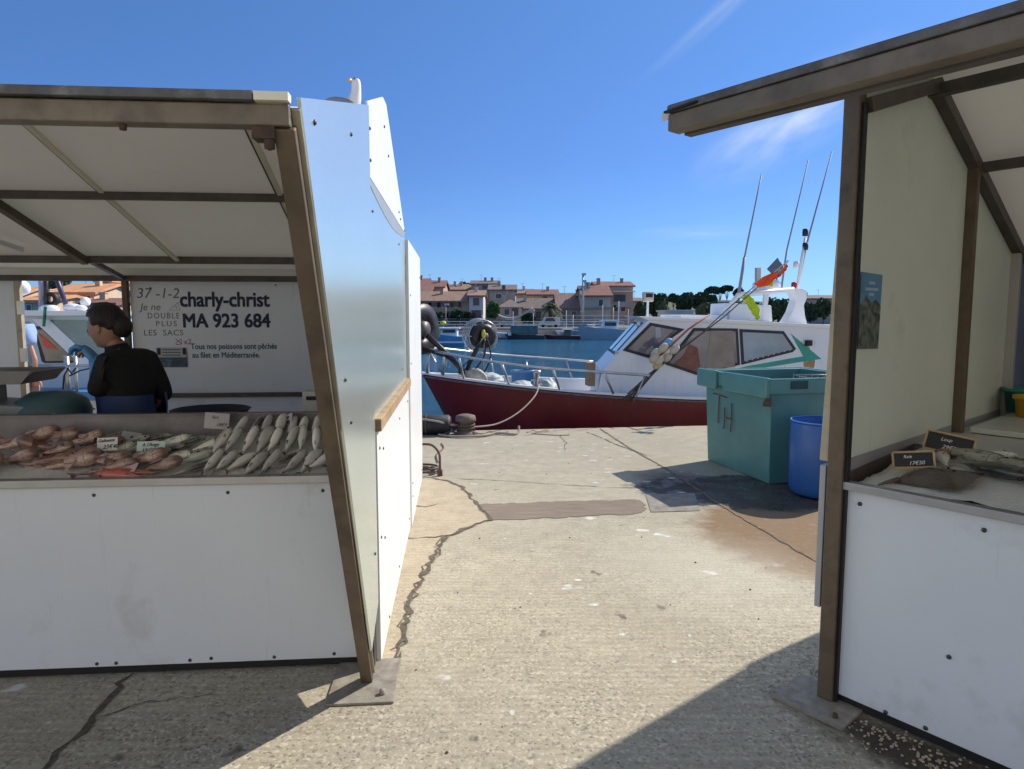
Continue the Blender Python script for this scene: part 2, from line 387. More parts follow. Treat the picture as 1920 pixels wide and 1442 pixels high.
def ribbon(bb, pts, wd, z=.004, seed=0, jag=.03):
    """ragged crack: subdivided, jittered, width varies"""
    rnd = random.Random(seed); P = []
    for i in range(len(pts) - 1):
        a, c = V(pts[i]).to_2d(), V(pts[i + 1]).to_2d(); k = max(2, int((c - a).length / .05))
        for j in range(k):
            p = a.lerp(c, j / k); P.append(p + V((rnd.uniform(-jag, jag), rnd.uniform(-jag, jag))) * .6)
    P.append(V(pts[-1]).to_2d()); vs = []; m = len(P)
    for i, p in enumerate(P):
        d = (P[min(i + 1, m - 1)] - P[max(i - 1, 0)]).normalized(); nrm = V((-d.y, d.x)); ww = wd * rnd.uniform(.25, 1.25) * (1 if 0 < i < m - 1 else .1)
        a = p + nrm * ww / 2; c = p - nrm * ww / 2
        vs += [(a.x, a.y, z), (c.x, c.y, z)]
    bb.add(vs, [(2 * i, 2 * i + 1, 2 * i + 3, 2 * i + 2) for i in range(m - 1)])
M_crack = mat('crack_dirt', (.10, .08, .055), .95, var=.5, vs=30)
M_joint = mat('joint_dirt', (.17, .13, .09), .95, var=.4, vs=30)
crk = [(-.53, 2.92), (-.53, 3.2), (-.555, 3.7), (-.52, 4.2), (-.47, 4.71), (-.30, 5.0), (-.17, 5.16), (-.24, 5.45), (-.37, 5.87), (-.46, 6.2), (-.62, 6.42), (-.84, 6.56)]
# strip of older, pinker concrete along the left-hand stall
b = B(); rnd = random.Random(3); L = []
for i in range(len(crk) - 1):
    a, c = V(crk[i]), V(crk[i + 1])
    for j in range(5): L.append(a.lerp(c, j / 5) + V((rnd.uniform(-.012, .012), rnd.uniform(-.012, .012))))
poly = [(p.x, p.y, .003) for p in L] + [(-.95, 6.6, .003), (-1.1, 6.6, .003), (-.9, 2.95, .003)]
b.add(poly, [list(range(len(poly)))])
tag(b.build('concrete_apron', M_conc2, fix=False), kind='structure')
b = B(); ribbon(b, crk, .034, .006, 1, .026); ribbon(b, crk[:6], .010, .0065, 5, .06)
ribbon(b, [(-1.66, 2.86), (-1.62, 2.5), (-1.60, 2.24), (-1.58, 1.9)], .026, .004, 2, .03)
ribbon(b, [(-1.62, 2.55), (-1.45, 2.66), (-1.2, 2.7)], .008, .004, 7)
ribbon(b, [(-.55, 6.5), (-.2, 6.45), (.3, 6.3), (.9, 6.15), (1.3, 6.15)], .012, .004, 8, .02)
ribbon(b, [(-.85, 4.7), (-.6, 4.72), (-.4, 4.8)], .012, .0075, 10, .02)
ribbon(b, [(-.9, 5.6), (-.7, 5.5), (-.55, 5.62)], .012, .0075, 11, .03)
ribbon(b, [(.62, 8.9), (.66, 8.4), (.6, 7.9)], .012, .004, 13, .03)
tag(b.build('ground_cracks', M_crack, fix=False), kind='structure')
b = B(); ribbon(b, [(1.21, 9.45), (1.38, 8.05), (1.57, 6.91), (1.7, 5.69), (1.92, 4.29), (2.05, 3.6)], .03, .0045, 21, .008)
ribbon(b, [(1.0, 9.2), (1.25, 8.3), (1.5, 7.6)], .02, .0045, 22, .02)
tag(b.build('slab_joint', M_joint, fix=False), kind='structure')
# scored strip across the passage, and the paler new patch beside it
M_score = mat('scored_concrete', (.21, .165, .125), .95, var=.35, vs=9, stretch=(.35, 9, 1), bump=1, bs=9, dirt=((.34, .3, .24), .02, 20))
b = B(); rnd = random.Random(5)
def wob(a, c, k, amp):
    a, c = V(a), V(c); return [a.lerp(c, i / k) + V((rnd.uniform(-amp, amp), rnd.uniform(-amp, amp))) for i in range(k)]
pl = wob((-.19, 5.13), (1.02, 5.32), 24, .02) + wob((1.05, 5.34), (1.1, 5.66), 5, .03) + wob((1.06, 5.74), (-.28, 5.60), 24, .02) + wob((-.28, 5.58), (-.2, 5.16), 5, .02)
b.add([(p.x, p.y, .0035) for p in pl], [list(range(len(pl)))]); tag(b.build('scored_strip', M_score, fix=False), kind='structure')
M_patch = mat('patch_concrete', (.24, .215, .18), .85, var=.3, vs=7, bump=.3, bs=40, dirt=((.10, .09, .08), .12, 9))
b = B(); b.add([(1.10, 5.36, .0045), (1.50, 5.40, .0045), (1.60, 5.95, .0045), (1.16, 5.9, .0045)], [(0, 1, 2, 3)])
tag(b.build('concrete_patch', M_patch, fix=False), kind='structure')
# water
m = bpy.data.materials.new('sea_water'); m.use_nodes = True; t = m.node_tree; pb = t.nodes['Principled BSDF']
g = nn(t, 'NewGeometry'); mp = nn(t, 'Mapping'); mp.inputs['Scale'].default_value = (.55, 1, 1); link(t, g.outputs['Position'], mp.inputs[0])
n1 = noise_out(t, mp.outputs[0], 1.7, 7, .72); n2 = noise_out(t, mp.outputs[0], .35, 3, .5)
link(t, mixcol(t, ramp(t, n2, .35, .65), (.014, .15, .29), (.028, .21, .37)), pb.inputs['Base Color'])
pb.inputs['Roughness'].default_value = .12; pb.inputs['IOR'].default_value = 1.33
bp = nn(t, 'Bump'); bp.inputs['Strength'].default_value = 1; bp.inputs['Distance'].default_value = 1.3; link(t, n1, bp.inputs['Height']); link(t, bp.outputs[0], pb.inputs['Normal'])
b = B(); WZ = -1.0
b.add([(-500, -20, WZ), (500, -20, WZ), (500, 79.5, WZ), (-500, 79.5, WZ)], [(0, 1, 2, 3)]); tag(b.build('water', m), kind='structure')
# far shore
M_far = mat('far_ground', (.30, .27, .23), .9, var=.2, vs=.1); M_fq = mat('far_quay_stone', (.34, .31, .27), .85, var=.3, vs=.5, dirt=((.1, .09, .08), .05, .6))
b = B(); b.box((0, 379.5, -1), (1600, 600, 2.3)); tag(b.build('far_ground', M_far), kind='structure')
b = B(); b.box((0, 79.2, -1.1), (700, .8, 2.0)); tag(b.build('far_quay', M_fq), kind='structure')
M_road = mat('asphalt', (.055, .055, .055), .9, var=.2, vs=1)
b = B(); b.box((0, 86, .16), (700, 6, .01)); tag(b.build('far_road', M_road), kind='structure')

# unseen pale terrace added to throw warm light back on the stall fronts
M_rear = mat('bounce_cream', (.80, .72, .58), .9, var=.1, vs=.4)
b = B(); b.box((0, -12.5, 4.5), (46, 4, 9.0))
for i in range(14):
    for z in (1.6, 4.6): b.box((-21 + i * 3.2, -10.49, z), (1.1, .06, 1.7))
tag(b.build('bounce_terrace', M_rear), kind='structure')
# ------------------------------------------------------------------ left stall (local x to the right, y into the stall)
LA = (-.601, 2.962, 0); LRZ = R(4.6)
LM = MX.Translation(LA) @ MX.Rotation(LRZ, 4, 'Z')
def Lw(x, y, z): return LM @ V((x, y, z))
ls = thing('market_stall', 'white fish stall on the left with lettered back panel and slanting front post', 'market stall', LA, LRZ)
def roof_z(y):
    if y < .8: return 2.0 + (y + 1.3) * (.60 / 2.1)
    if y < 2.35: return 2.60 - (y - .8) * .40
    return 2.0
XL = -4.6
b = B(); b.box((-2.30, .012, .435), (4.50, .02, .80)); fp = b.build('front_panel', M_white, ls, bevel=.003)
def screws(pts, nrm, parent, r=.0075):
    q = V(nrm).to_track_quat('Z', 'Y').to_matrix()
    first = None
    for p in pts:
        if first is None:
            bb = B(); bb.lathe([(0, .004), (r * .6, .004), (r, .001), (r * 1.1, -.002)], (0, 0, 0), 10, q); first = bb.build('screw', M_screw, parent, loc=(0, 0, 0)); o = first
        else:
            o = first.copy(); COL.objects.link(o); o.parent = parent
        o.location = p
screws([(-.22, .001, .795), (-.62, .001, .795), (-1.17, .001, .795), (-.19, .001, .055), (-.45, .001, .05), (-.72, .001, .055), (-.81, .001, .05), (-1.12, .001, .05), (-1.2, .001, .05)], (0, -1, 0), fp)
b = B(); b.box((-2.3, .02, .02), (4.5, .03, .03)); b.build('base_gap_strip', M_black, ls)  # black strip standing in for the dark gap under the panel
b = B(); b.box((-2.31, .0, .852), (4.46, .05, .032)); b.box((-2.31, .014, .838), (4.46, .012, .03)); b.build('counter_edge', M_steel, ls, bevel=.002)
b = B()   # sloping display tray with tall back
b.prism([(.03, .80), (.60, .86), (.615, 1.045), (.60, 1.048), (.585, .875), (.03, .815)], (-4.55, -.06), lambda a, c, t: (t, a, c))
b.box((-2.3, .61, 1.052), (4.5, .05, .012))
b.build('display_tray', M_tray, ls)
b = B(); b.box((-2.3, .95, .95), (4.4, .62, .03)); b.box((-2.3, .66, .5), (4.4, .02, .88)); b.build('work_counter', M_steel, ls)
# right-hand side wall
b = B(); b.box((.004, 1.03, .525), (.022, 2.03, 1.045)); sp = b.build('side_panel', M_whiteS, ls, bevel=.002)
screws([(.016, y, z) for y, z in ((.1, .96), (.25, .93), (1.9, .95), (.1, .55), (.25, .5), (1.0, .08), (1.9, .1), (1.2, .93), (.4, .04))], (1, 0, 0), sp)
b = B(); b.box((.016, 2.86, 1.045), (.022, 1.62, 2.09)); ep = b.build('end_panel', M_whiteS, ls, bevel=.002)
screws([(.028, y, z) for y, z in ((2.15, .3), (2.15, .2), (2.2, 1.7), (3.5, .1), (3.5, 1.9), (2.15, 1.2))], (1, 0, 0), ep)
b = B(); b.box((.010, 1.02, 1.075), (.05, 2.0, .055)); b.build('side_sill', M_sillr, ls, bevel=.004)
b = B(); b.prism([(-.02, 1.10), (2.03, 1.10), (2.03, 2.125), (-.02, 2.125)], (-.004, .004), lambda a, c, t: (t, a, c)); ws = b.build('window_sheet', M_sheet, ls)
screws([(.006, y, z) for y, z in ((-.005, 1.15), (-.005, 1.45), (-.005, 1.62), (1.6, 1.2), (1.5, 2.0), (.1, 2.0), (-.005, 1.9))], (1, 0, 0), ws, .006)
# peeling, slightly curled top strip of the sheet
b = B(); b.grid(24, 3, lambda u, v: (.0055, .02 + 1.98 * u, 2.128 - v * (.03 + .05 * sin(pi * u)))); b.build('curled_edge', flat('grey_strip', (.30, .34, .38), .5), ws, fix=False)
b = B(); b.prism([(-.02, 2.13), (2.03, 2.13), (.80, 2.65), (.62, 2.635), (-.02, 2.425)], (-.002, .007), lambda a, c, t: (t, a, c)); gp = b.build('gable_panel', M_whiteS, ls)
screws([(.009, y, z) for y, z in ((.03, 2.33), (.03, 2.2), (.65, 2.5), (.85, 2.4), (1.5, 2.2), (1.6, 2.17), (1.95, 2.14))], (1, 0, 0), gp)
b = B(); b.prism([(-1.33, 2.045), (-.02, 2.41), (-.025, .30), (-.275, .20)], (.003, .012), lambda a, c, t: (t, a, c)); wg = b.build('wing_sheet', M_sheet, ls)
screws([(.014, y, z) for y, z in ((-1.18, 2.03), (-.55, 2.16), (-.8, 1.35), (-.12, .55), (-.7, 1.2))], (1, 0, 0), wg, .007)
# frame
b = B(); b.bar((-.026, -.15, .012), (-.026, -1.315, 1.985), .050, .048, (1, 0, 0)); b.build('slanting_post', M_tube, ls, bevel=.004)
b = B(); b.bar((-.0005, -.168, .05), (-.0005, -1.325, 2.02), .006, .020, (1, 0, 0)); b.build('post_cover', M_tubeP, ls, bevel=.002)
b = B(); b.bar((-.028, -.03, .012), (-.028, -.03, 2.36), .045, .045); b.build('corner_post', M_tubeD, ls, bevel=.003)
b = B(); b.prism([(-.17, -.33), (.10, -.33), (.10, .03), (-.17, .03)], (.001, .011), lambda a, c, t: (a, c, t)); pl_ = b.build('foot_plate', M_foot, ls, bevel=.002)
bb = B(); bb.lathe([(0, .03), (.012, .03), (.014, .012)], (.05, -.27, 0), 6); bb.build('anchor_bolt', M_foot, pl_)
b = B(); b.bar((XL, -1.325, 2.001), (-.01, -1.325, 2.001), .05, .047); b.build('front_beam', M_beam, ls, bevel=.004)
b = B(); b.box((-.07, -1.32, 1.965), (.05, .05, .03)); b.lathe([(0, -.03), (.012, -.025), (.014, .012)], (-.06, -1.33, 1.955), 8); b.build('beam_bracket', M_rust, ls)
b = B(); b.lathe([(0, -.022), (.008, -.02), (.01, 0)], (-.38, -1.33, 1.985), 8); b.build('beam_bolt', M_rust, ls)
def roof_part(xs, y0, y1, lift, th, name, mm, par):
    b = B(); b.prism([(y0, roof_z(y0) + lift), (y1, roof_z(y1) + lift), (y1, roof_z(y1) + lift + th), (y0, roof_z(y0) + lift + th)], xs, lambda a, c, t: (t, a, c)); return b.build(name, mm, par)
rf = roof_part((XL, -.015), -1.30, .80, .0, .03, 'roof', M_ceil, ls); roof_part((XL, -.015), .80, 2.35, -.03, .03, 'rear_slope', M_ceil, rf)
b = B(); b.box((-2.3, 2.98, 1.99), (4.56, 1.26, .03)); b.build('flat_section', M_ceil, rf)
b = B(); b.box((XL / 2 - .043, -1.35, 2.037), (-XL - .086, .030, .018)); b.box((XL / 2 - .043, -1.30, 2.048), (-XL - .086, .12, .004)); b.build('roof_edge', M_flash, rf, bevel=.002)
b = B(); b.box((-.045, -1.351, 2.037), (.075, .031, .019)); b.build('pale_roof_edge', M_flashW, rf)
for (x0, x1, y0, y1) in ((-.715, -.70, .83, 2.30), (-1.83, -1.66, .83, 2.30)):
    b = B(); b.bar((x0, y0, roof_z(y0) - .048), (x1, y1, roof_z(y1) - .048), .028, .018); b.build('rafter', M_flashW, ls, 'pale thin rafter')
    b = B(); b.bar((x0 - .022, y0, roof_z(y0) - .04), (x1 - .022, y1, roof_z(y1) - .04), .014, .014); b.build('rafter', M_tubeD, ls)
b = B(); b.bar((-2.57, .83, roof_z(.83) - .06), (-2.30, 2.30, roof_z(2.3) - .06), .05, .05); b.build('rafter', M_tube, ls, 'thick brown rafter')
b = B(); b.bar((-3.6, .83, roof_z(.83) - .06), (-3.3, 2.30, roof_z(2.3) - .06), .05, .05); b.build('rafter', M_tube, ls, 'thick brown rafter')
b = B(); b.bar((XL, 1.47, roof_z(1.47) - .06), (-.04, 1.47, roof_z(1.47) - .06), .045, .045); b.build('purlin', M_tubeD, ls)
b = B(); b.bar((XL, 2.33, 1.955), (-.04, 2.33, 1.955), .05, .05); b.build('purlin', M_tubeD, ls)
b = B(); b.bar((-2.30, 2.35, 1.955), (-2.62, 3.55, 1.89), .035, .035); b.build('brace', M_tubeD, ls)
b = B(); b.box((-2.31, 3.59, 1.955), (4.56, .02, .085)); b.build('fascia', M_whiteS, ls)
b = B(); b.bar((XL, 3.57, 1.885), (-.03, 3.57, 1.885), .05, .05); b.build('back_beam', M_tubeD, ls)
b = B(); b.bar((-.03, .05, roof_z(.05) - .05), (-.03, .8, roof_z(.8) - .05), .04, .04); b.bar((-.03, .8, roof_z(.8) - .05), (-.03, 2.3, roof_z(2.3) - .05), .04, .04); b.build('side_rafter', M_tubeD, ls)
for (x, nm, mm) in ((-2.61, 'back_post', M_tube), (-3.53, 'back_post', M_tubeP)):
    b = B(); b.bar((x, 3.57, 0), (x, 3.57, 1.86), .05, .05); bp_ = b.build(nm, mm, ls, bevel=.004)
for hz in (1.62, 1.2): b = B(); b.box((-3.50, 3.54, hz), (.05, .03, .12)); b.build('hinge', M_steel, bp_)
b = B(); b.box((-1.30, 3.60, .96), (2.56, .02, 1.80)); bpn = b.build('back_panel', M_white, ls, bevel=.002)
b = B(); b.box((-.86, 3.588, .96), (.006, .006, 1.80)); b.build('panel_joint', flat('joint', (.3, .3, .3)), bpn)
screws([(x, 3.588, z) for x, z in ((-.72, 1.77), (-.72, 1.4), (-.72, 1.05), (-1.29, 1.83), (-2.4, 1.8))], (0, -1, 0), bpn)
b = B(); b.bar((-2.58, 3.57, .82), (-.03, 3.57, .82), .03, .04); b.build('back_rail', M_tubeD, ls)
b = B(); b.box((-4.1, 3.6, .93), (1.05, .02, 1.86)); b.build('back_panel', M_white, ls)
AX, AY = (1, 0, 0), (0, 0, 1); YB = 3.5885
text('charly-christ', .190, M_inkn, 'stall_name', bpn, (-2.150, YB, 1.635), AX, AY, .0052, spacing=.98, xs=.86)
text('MA 923 684', .178, M_inkn, 'registration_number', bpn, (-2.135, YB, 1.445), AX, AY, .0052, xs=.885)
text('Tous nos poissons', .074, M_teali, 'slogan', bpn, (-2.07, YB, 1.245), AX, AY, .0012, xs=.83)
text('sont pêchés', .074, M_teali, 'slogan', bpn, (-1.592, YB, 1.245), AX, AY, .0012, xs=.83)
text('au filet en Méditerranée.', .074, M_teali, 'slogan', bpn, (-2.06, YB, 1.165), AX, AY, .0012, xs=.83)
text('37 -1-2', .13, M_grey, 'handwriting', bpn, (-2.53, YB, 1.71), AX, (.03, 0, 1), -.0016, .15, xs=1.0)
text('Je ne', .09, M_grey, 'handwriting', bpn, (-2.50, YB, 1.60), AX, AY, -.0014, .2, xs=1.0)
text('DOUBLE', .075, M_grey, 'handwriting', bpn, (-2.44, YB, 1.525), AX, AY, -.001, .0, spacing=1.25, xs=.85)
text('PLUS', .07, M_grey, 'handwriting', bpn, (-2.37, YB, 1.455), AX, AY, -.001, .0, spacing=1.35)
text('LES  SACS', .075, M_grey, 'handwriting', bpn, (-2.48, YB, 1.37), AX, AY, -.001, .0, spacing=1.1)
text('x2', .07, M_redi, 'handwriting', bpn, (-2.13, YB, 1.29), AX, AY, -.0008, .0)
b = B(); q = [(-2.245, YB, 1.60), (-2.165, YB, 1.67), (-2.15, YB, 1.60)]
b.tube(q, .0022, 4, closed=True, smooth=False); b.tube([(-2.185, YB, 1.645), (-2.18, YB, 1.615)], .002, 4); b.build('warning_triangle', M_grey, bpn)
b = B(); b.tube([(-2.2, YB, 1.30), (-2.15, YB, 1.34), (-2.15, YB, 1.29), (-2.2, YB, 1.285)], .003, 4, closed=True); b.tube([(-2.2, YB, 1.34), (-2.15, YB, 1.29)], .0025, 4); b.build('red_scribble', M_redi, bpn)
# notice stuck on the back panel
pz = thing('notice', 'photo notice with pale top and dark sea picture stuck on the stall back panel', 'poster', Lw(-2.24, 3.582, 1.17), LRZ)
b = B(); b.box((0, 0, .045), (.27, .002, .09)); b.build('heading', flat('notice_pale', (.5, .52, .55), .6), pz)
mp_ = mat('notice_picture', (.05, .09, .14), .5, var=.7, vs=9, stretch=(1, 1, 6), dirt=((.4, .48, .55), .05, 6))
b = B(); b.box((0, -.0005, -.045), (.27, .002, .09)); b.build('picture', mp_, pz)
b = B(); [b.box((x, -.0015, .055), (.03, .002, .06)) for x in (-.11, .115)]; [b.box((.0, -.0015, z), (.16, .001, .006)) for z in (.07, .045, .02)]; b.build('print', M_navy, pz)
# strip light under the roof
tl = thing('strip_light', 'thin pale tube light fixed under the stall ceiling at far left', 'light', Lw(-2.9, 1.9, 2.13), LRZ)
b = B(); b.bar((-.26, -.42, .135), (.26, .25, -.13), .03, .02); b.build('tube', flat('lamp_tube', (.7, .75, .8), .3), tl)
b = B(); b.bar((-.26, -.42, .15), (.26, .25, -.115), .04, .012); b.build('housing', M_whiteS, tl)

# ------------------------------------------------------------------ right stall (front and side not quite square)
RA = V((1.283, 2.672, 0)); ax_ = V((sin(R(142)), cos(R(142)), 0)); ay_ = V((sin(R(48)), cos(R(48)), 0))
RX = MX(((ax_.x, ay_.x, 0, 0), (ax_.y, ay_.y, 0, 0), (0, 0, 1, 0), (0, 0, 0, 1)))
def Rw(x, y, z): return RA + RX @ V((x, y, z))
rs = thing('market_stall', 'fish stall on the right, seen at an angle, with beige inner side wall', 'market stall', RA)
def rb(b, name, mm, par=rs, **k): return b.build(name, mm, par, xf=RX, **k)
def rz_(y):
    if y < .75: return 2.06 + (y + 1.16) * (.55 / 1.91)
    if y < 2.4: return 2.61 - (y - .75) * .40
    return 1.95
b = B(); b.box((1.78, .014, .46), (3.5, .02, .84)); fpr = rb(b, 'front_panel', M_white, bevel=.003)
def rscrew(pts, parent, r=.008):
    q = RX.to_3x3() @ V((0, -1, 0)); q = q.to_track_quat('Z', 'Y').to_matrix(); first = None
    for p in pts:
        if first is None: bb = B(); bb.lathe([(0, .004), (r * .6, .004), (r, .001), (r * 1.1, -.002)], (0, 0, 0), 10, q); first = o = bb.build('screw', M_screw, parent, loc=(0, 0, 0))
        else: o = first.copy(); COL.objects.link(o); o.parent = parent
        o.location = RX @ V(p)
rscrew([(.085, .001, .83), (.22, .001, .05), (.36, .001, .055), (.42, .001, .35), (.5, .001, .83)], fpr)
b = B(); b.box((1.78, .03, .02), (3.5, .03, .03)); rb(b, 'base_gap_strip', M_black)  # black strip colours in the dark gap below this panel too
b = B(); b.box((1.76, .0, .895), (3.52, .045, .03)); rb(b, 'counter_edge', M_steel, bevel=.002)
b = B(); b.box((-.005, .0, 1.19), (.062, .062, 2.36)); rb(b, 'front_post', M_tube, bevel=.004)
b = B(); b.box((.033, .0, 1.17), (.010, .030, 2.32)); rb(b, 'post_gap_strip', M_black)  # black strip painted in as the dark gap between post and panel
b = B(); b.prism([(-.036, 2.28), (-.040, 1.9), (-.070, .98), (-.036, .98)], (-.026, .024), lambda a, c, t: (a, t, c)); rb(b, 'post_cover', M_tubeP, bevel=.003)
b = B(); b.box((-.056, .0, .67), (.024, .045, .58)); rb(b, 'cover_end', flat('pale_cover', (.42, .42, .45), .5), bevel=.002)
b = B(); b.prism([(-.16, -.17), (.13, -.17), (.13, .09), (-.16, .09)], (.001, .012), lambda a, c, t: (a, c, t)); plr = rb(b, 'foot_plate', M_foot)
b = B(); b.lathe([(0, .028), (.01, .028), (.012, .012)], (.08, -.12, 0), 6); rb(b, 'anchor_bolt', M_rust, plr)
# side wall: sheet, posts, rafters
b = B(); b.prism([(.04, .98), (2.38, .98), (2.38, 2.0), (.75, 2.63), (.04, 2.41)], (-.006, .004), lambda a, c, t: (t, a, c)); rb(b, 'side_sheet', M_wallR)
b = B(); b.prism([(.04, .90), (2.38, .90), (2.38, .985), (.04, .985)], (-.006, .006), lambda a, c, t: (t, a, c)); rb(b, 'side_skirt', flat('grey_skirt', (.30, .30, .33), .5))
b = B(); b.prism([(.04, .02), (2.38, .02), (2.38, .90), (.04, .90)], (-.02, -.0), lambda a, c, t: (t, a, c)); rb(b, 'side_panel', M_whiteS)
b = B(); b.bar((.028, 1.37, .9), (.028, 1.37, 2.31), .05, .045); rb(b, 'middle_post', M_tube, bevel=.003)
b = B(); b.bar((.012, 1.405, .9), (.012, 1.405, 2.3), .012, .012); rb(b, 'gasket', M_black)
b = B(); b.bar((.028, 2.30, .9), (.028, 2.30, 1.92), .05, .05); rb(b, 'back_post', flat('pale_post', (.42, .42, .4), .5), bevel=.003)
b = B(); b.bar((.03, .02, 2.325), (.03, .76, rz_(.75) - .055), .05, .055); rb(b, 'side_rafter', M_tubeD, bevel=.003)
b = B(); b.bar((.03, .73, rz_(.75) - .055), (.03, 2.42, rz_(2.4) - .055), .05, .06); rb(b, 'side_rafter', M_tubeD, bevel=.003)
b = B(); b.bar((.05, 1.42, rz_(1.42) - .05), (3.5, 1.42, rz_(1.42) - .05), .045, .045); rb(b, 'purlin', M_tubeD)
b = B(); b.bar((.0, 2.40, 1.91), (3.5, 2.40, 1.91), .05, .05); rb(b, 'purlin', M_tubeD)
b = B(); b.bar((.0, .75, 2.53), (3.5, .75, 2.53), .05, .05); rb(b, 'purlin', M_tubeD)
b = B(); b.bar((.0, -1.15, 2.055), (3.4, -1.15, 2.055), .05, .044); rb(b, 'front_beam', M_beam, bevel=.004)
b = B(); b.bar((.02, -1.11, 2.036), (3.4, -1.11, 2.036), .03, .016); rb(b, 'beam_strip', M_tubeD)
def rroof(y0, y1, th, nm, par): b = B(); b.prism([(y0, rz_(y0) + .01), (y1, rz_(y1) + .01), (y1, rz_(y1) + .01 + th), (y0, rz_(y0) + .01 + th)], (-.04, 3.5), lambda a, c, t: (t, a, c)); return rb(b, nm, M_ceil, par)
rfr = rroof(-1.15, .75, .022, 'roof', rs); rroof(.75, 2.4, .022, 'rear_slope', rfr)
b = B(); b.box((1.72, -1.165, 2.088), (3.44, .030, .018)); b.box((1.72, -1.1, 2.099), (3.44, .15, .004)); rb(b, 'roof_edge', M_flash, rfr, bevel=.002)
b = B(); b.bar((.0, -1.188, 2.079), (.10, -1.186, 2.085), .012, .005); rb(b, 'loose_flashing', M_black, rfr)
b = B(); b.box((1.75, 2.44, .97), (3.6, .02, 2.04)); rb(b, 'back_panel', flat('dark_blue_back', (.10, .12, .17), .6))
b = B(); b.prism([(.03, .84), (.80, .86), (.83, .95), (.80, .955), (.77, .875), (.03, .855)], (.0, 3.5), lambda a, c, t: (t, a, c)); rb(b, 'display_tray', M_tray)
b = B(); b.box((1.75, 1.62, .93), (3.5, 1.5, .035)); b.box((1.75, .86, .9), (3.5, .03, .1)); rb(b, 'work_counter', flat('pale_counter', (.52, .54, .53), .35))
b = B(); b.prism([(.04, .87), (.8, .885), (.8, .955), (.04, .93)], (.004, .012), lambda a, c, t: (t, a, c)); rb(b, 'splash_strip', M_tubeD)
# poster on the beige wall
po = thing('poster', 'narrow blue harbour poster on the beige wall of the right stall', 'poster', Rw(.012, .195, 1.57))
M_post = mat('poster_print', (.10, .12, .11), .5, var=.9, vs=30, dirt=((.32, .28, .2), .12, 26)); M_postS = mat('poster_sky', (.10, .26, .42), .5, var=.2, vs=8)
b = B(); b.prism([(-.105, -.15), (.095, -.155), (.10, .02), (.05, .045), (0, .03), (-.05, .06), (-.105, .02)], (0, .002), lambda a, c, t: (t, a, c)); b.build('picture', M_post, po, xf=RX)
b = B(); b.prism([(-.105, -.02), (.1, -.02), (.105, .145), (-.105, .15)], (-.001, .001), lambda a, c, t: (t, a, c)); b.build('sky', M_postS, po, xf=RX)
b = B(); [b.box((.0016, 0, z), (.001, wd, .012)) for z, wd in ((.11, .06), (.085, .13), (.065, .05))]; b.build('print', flat('poster_text', (.3, .45, .6)), po, xf=RX)
# ------------------------------------------------------------------ fish on ice
def fishmat(name, back, side, belly, spot=None, rough=.3):
    m = bpy.data.materials.new(name); m.use_nodes = True; t = m.node_tree; pb = t.nodes['Principled BSDF']
    tcn = nn(t, 'TexCoord'); gen = tcn.outputs['Generated']; sp = nn(t, 'SeparateXYZ'); link(t, gen, sp.inputs[0])
    oi = nn(t, 'ObjectInfo')
    wv = nn(t, 'Math', operation='ADD'); link(t, sp.outputs[1], wv.inputs[0])
    nz = nn(t, 'Math', operation='MULTIPLY_ADD'); link(t, noise_out(t, gen, 9, 4), nz.inputs[0]); nz.inputs[1].default_value = .24; nz.inputs[2].default_value = -.12
    link(t, nz.outputs[0], wv.inputs[1])
    c = mixcol(t, ramp(t, wv.outputs[0], .38, .56), belly, side); c = mixcol(t, ramp(t, wv.outputs[0], .58, .80), c, back)
    vo = nn(t, 'TexVoronoi'); vo.inputs['Scale'].default_value = 260; link(t, tcn.outputs['Object'], vo.inputs['Vector'])
    c = mixcol(t, ramp(t, vo.outputs['Distance'], .55, .1), c, mixcol(t, .82, (0, 0, 0), c), 'MIX')
    gx = sp.outputs[0]
    c = mixcol(t, ramp(t, gx, .82, .95), c, [x * .7 for x in side])
    g1 = nn(t, 'Math', operation='COMPARE'); link(t, gx, g1.inputs[0]); g1.inputs[1].default_value = .79; g1.inputs[2].default_value = .004
    c = mixcol(t, g1.outputs[0], c, [x * .45 for x in side])
    if spot: c = mixcol(t, ramp(t, noise_out(t, gen, spot[1], 4, .7), .52, .66), c, spot[0])
    hs = nn(t, 'HueSaturation'); mr = nn(t, 'MapRange'); link(t, oi.outputs['Random'], mr.inputs[0]); mr.inputs[3].default_value = .6; mr.inputs[4].default_value = 1.15
    link(t, mr.outputs[0], hs.inputs['Value']); link(t, c, hs.inputs['Color']); link(t, hs.outputs[0], pb.inputs['Base Color'])
    pb.inputs['Roughness'].default_value = rough; pb.inputs['Specular IOR Level'].default_value = .7; pb.inputs['Coat Weight'].default_value = .7; pb.inputs['Coat Roughness'].default_value = .12
    bp = nn(t, 'Bump'); bp.inputs['Strength'].default_value = .35; bp.inputs['Distance'].default_value = .004; link(t, noise_out(t, gen, 7, 4), bp.inputs['Height']); link(t, bp.outputs[0], pb.inputs['Normal'])
    return m
F_mul = fishmat('mullet_skin', (.075, .075, .07), (.58, .55, .52), (.97, .95, .92), None, .22)
F_bream = fishmat('bream_skin', (.06, .065, .055), (.55, .54, .48), (.97, .97, .86), None, .2)
F_red = fishmat('red_fish_skin', (.20, .085, .065), (.42, .24, .19), (.70, .50, .42), ((.11, .04, .035), 8), .34)
F_pink = fishmat('pink_fish_skin', (.55, .12, .08), (.70, .28, .20), (.80, .50, .42), None, .3)
F_green = fishmat('green_fish_skin', (.02, .025, .018), (.07, .075, .055), (.50, .50, .40), ((.012, .014, .012), 10), .35)
F_brown = fishmat('brown_fish_skin', (.055, .035, .028), (.085, .055, .042), (.13, .09, .07), ((.03, .02, .016), 12), .5)
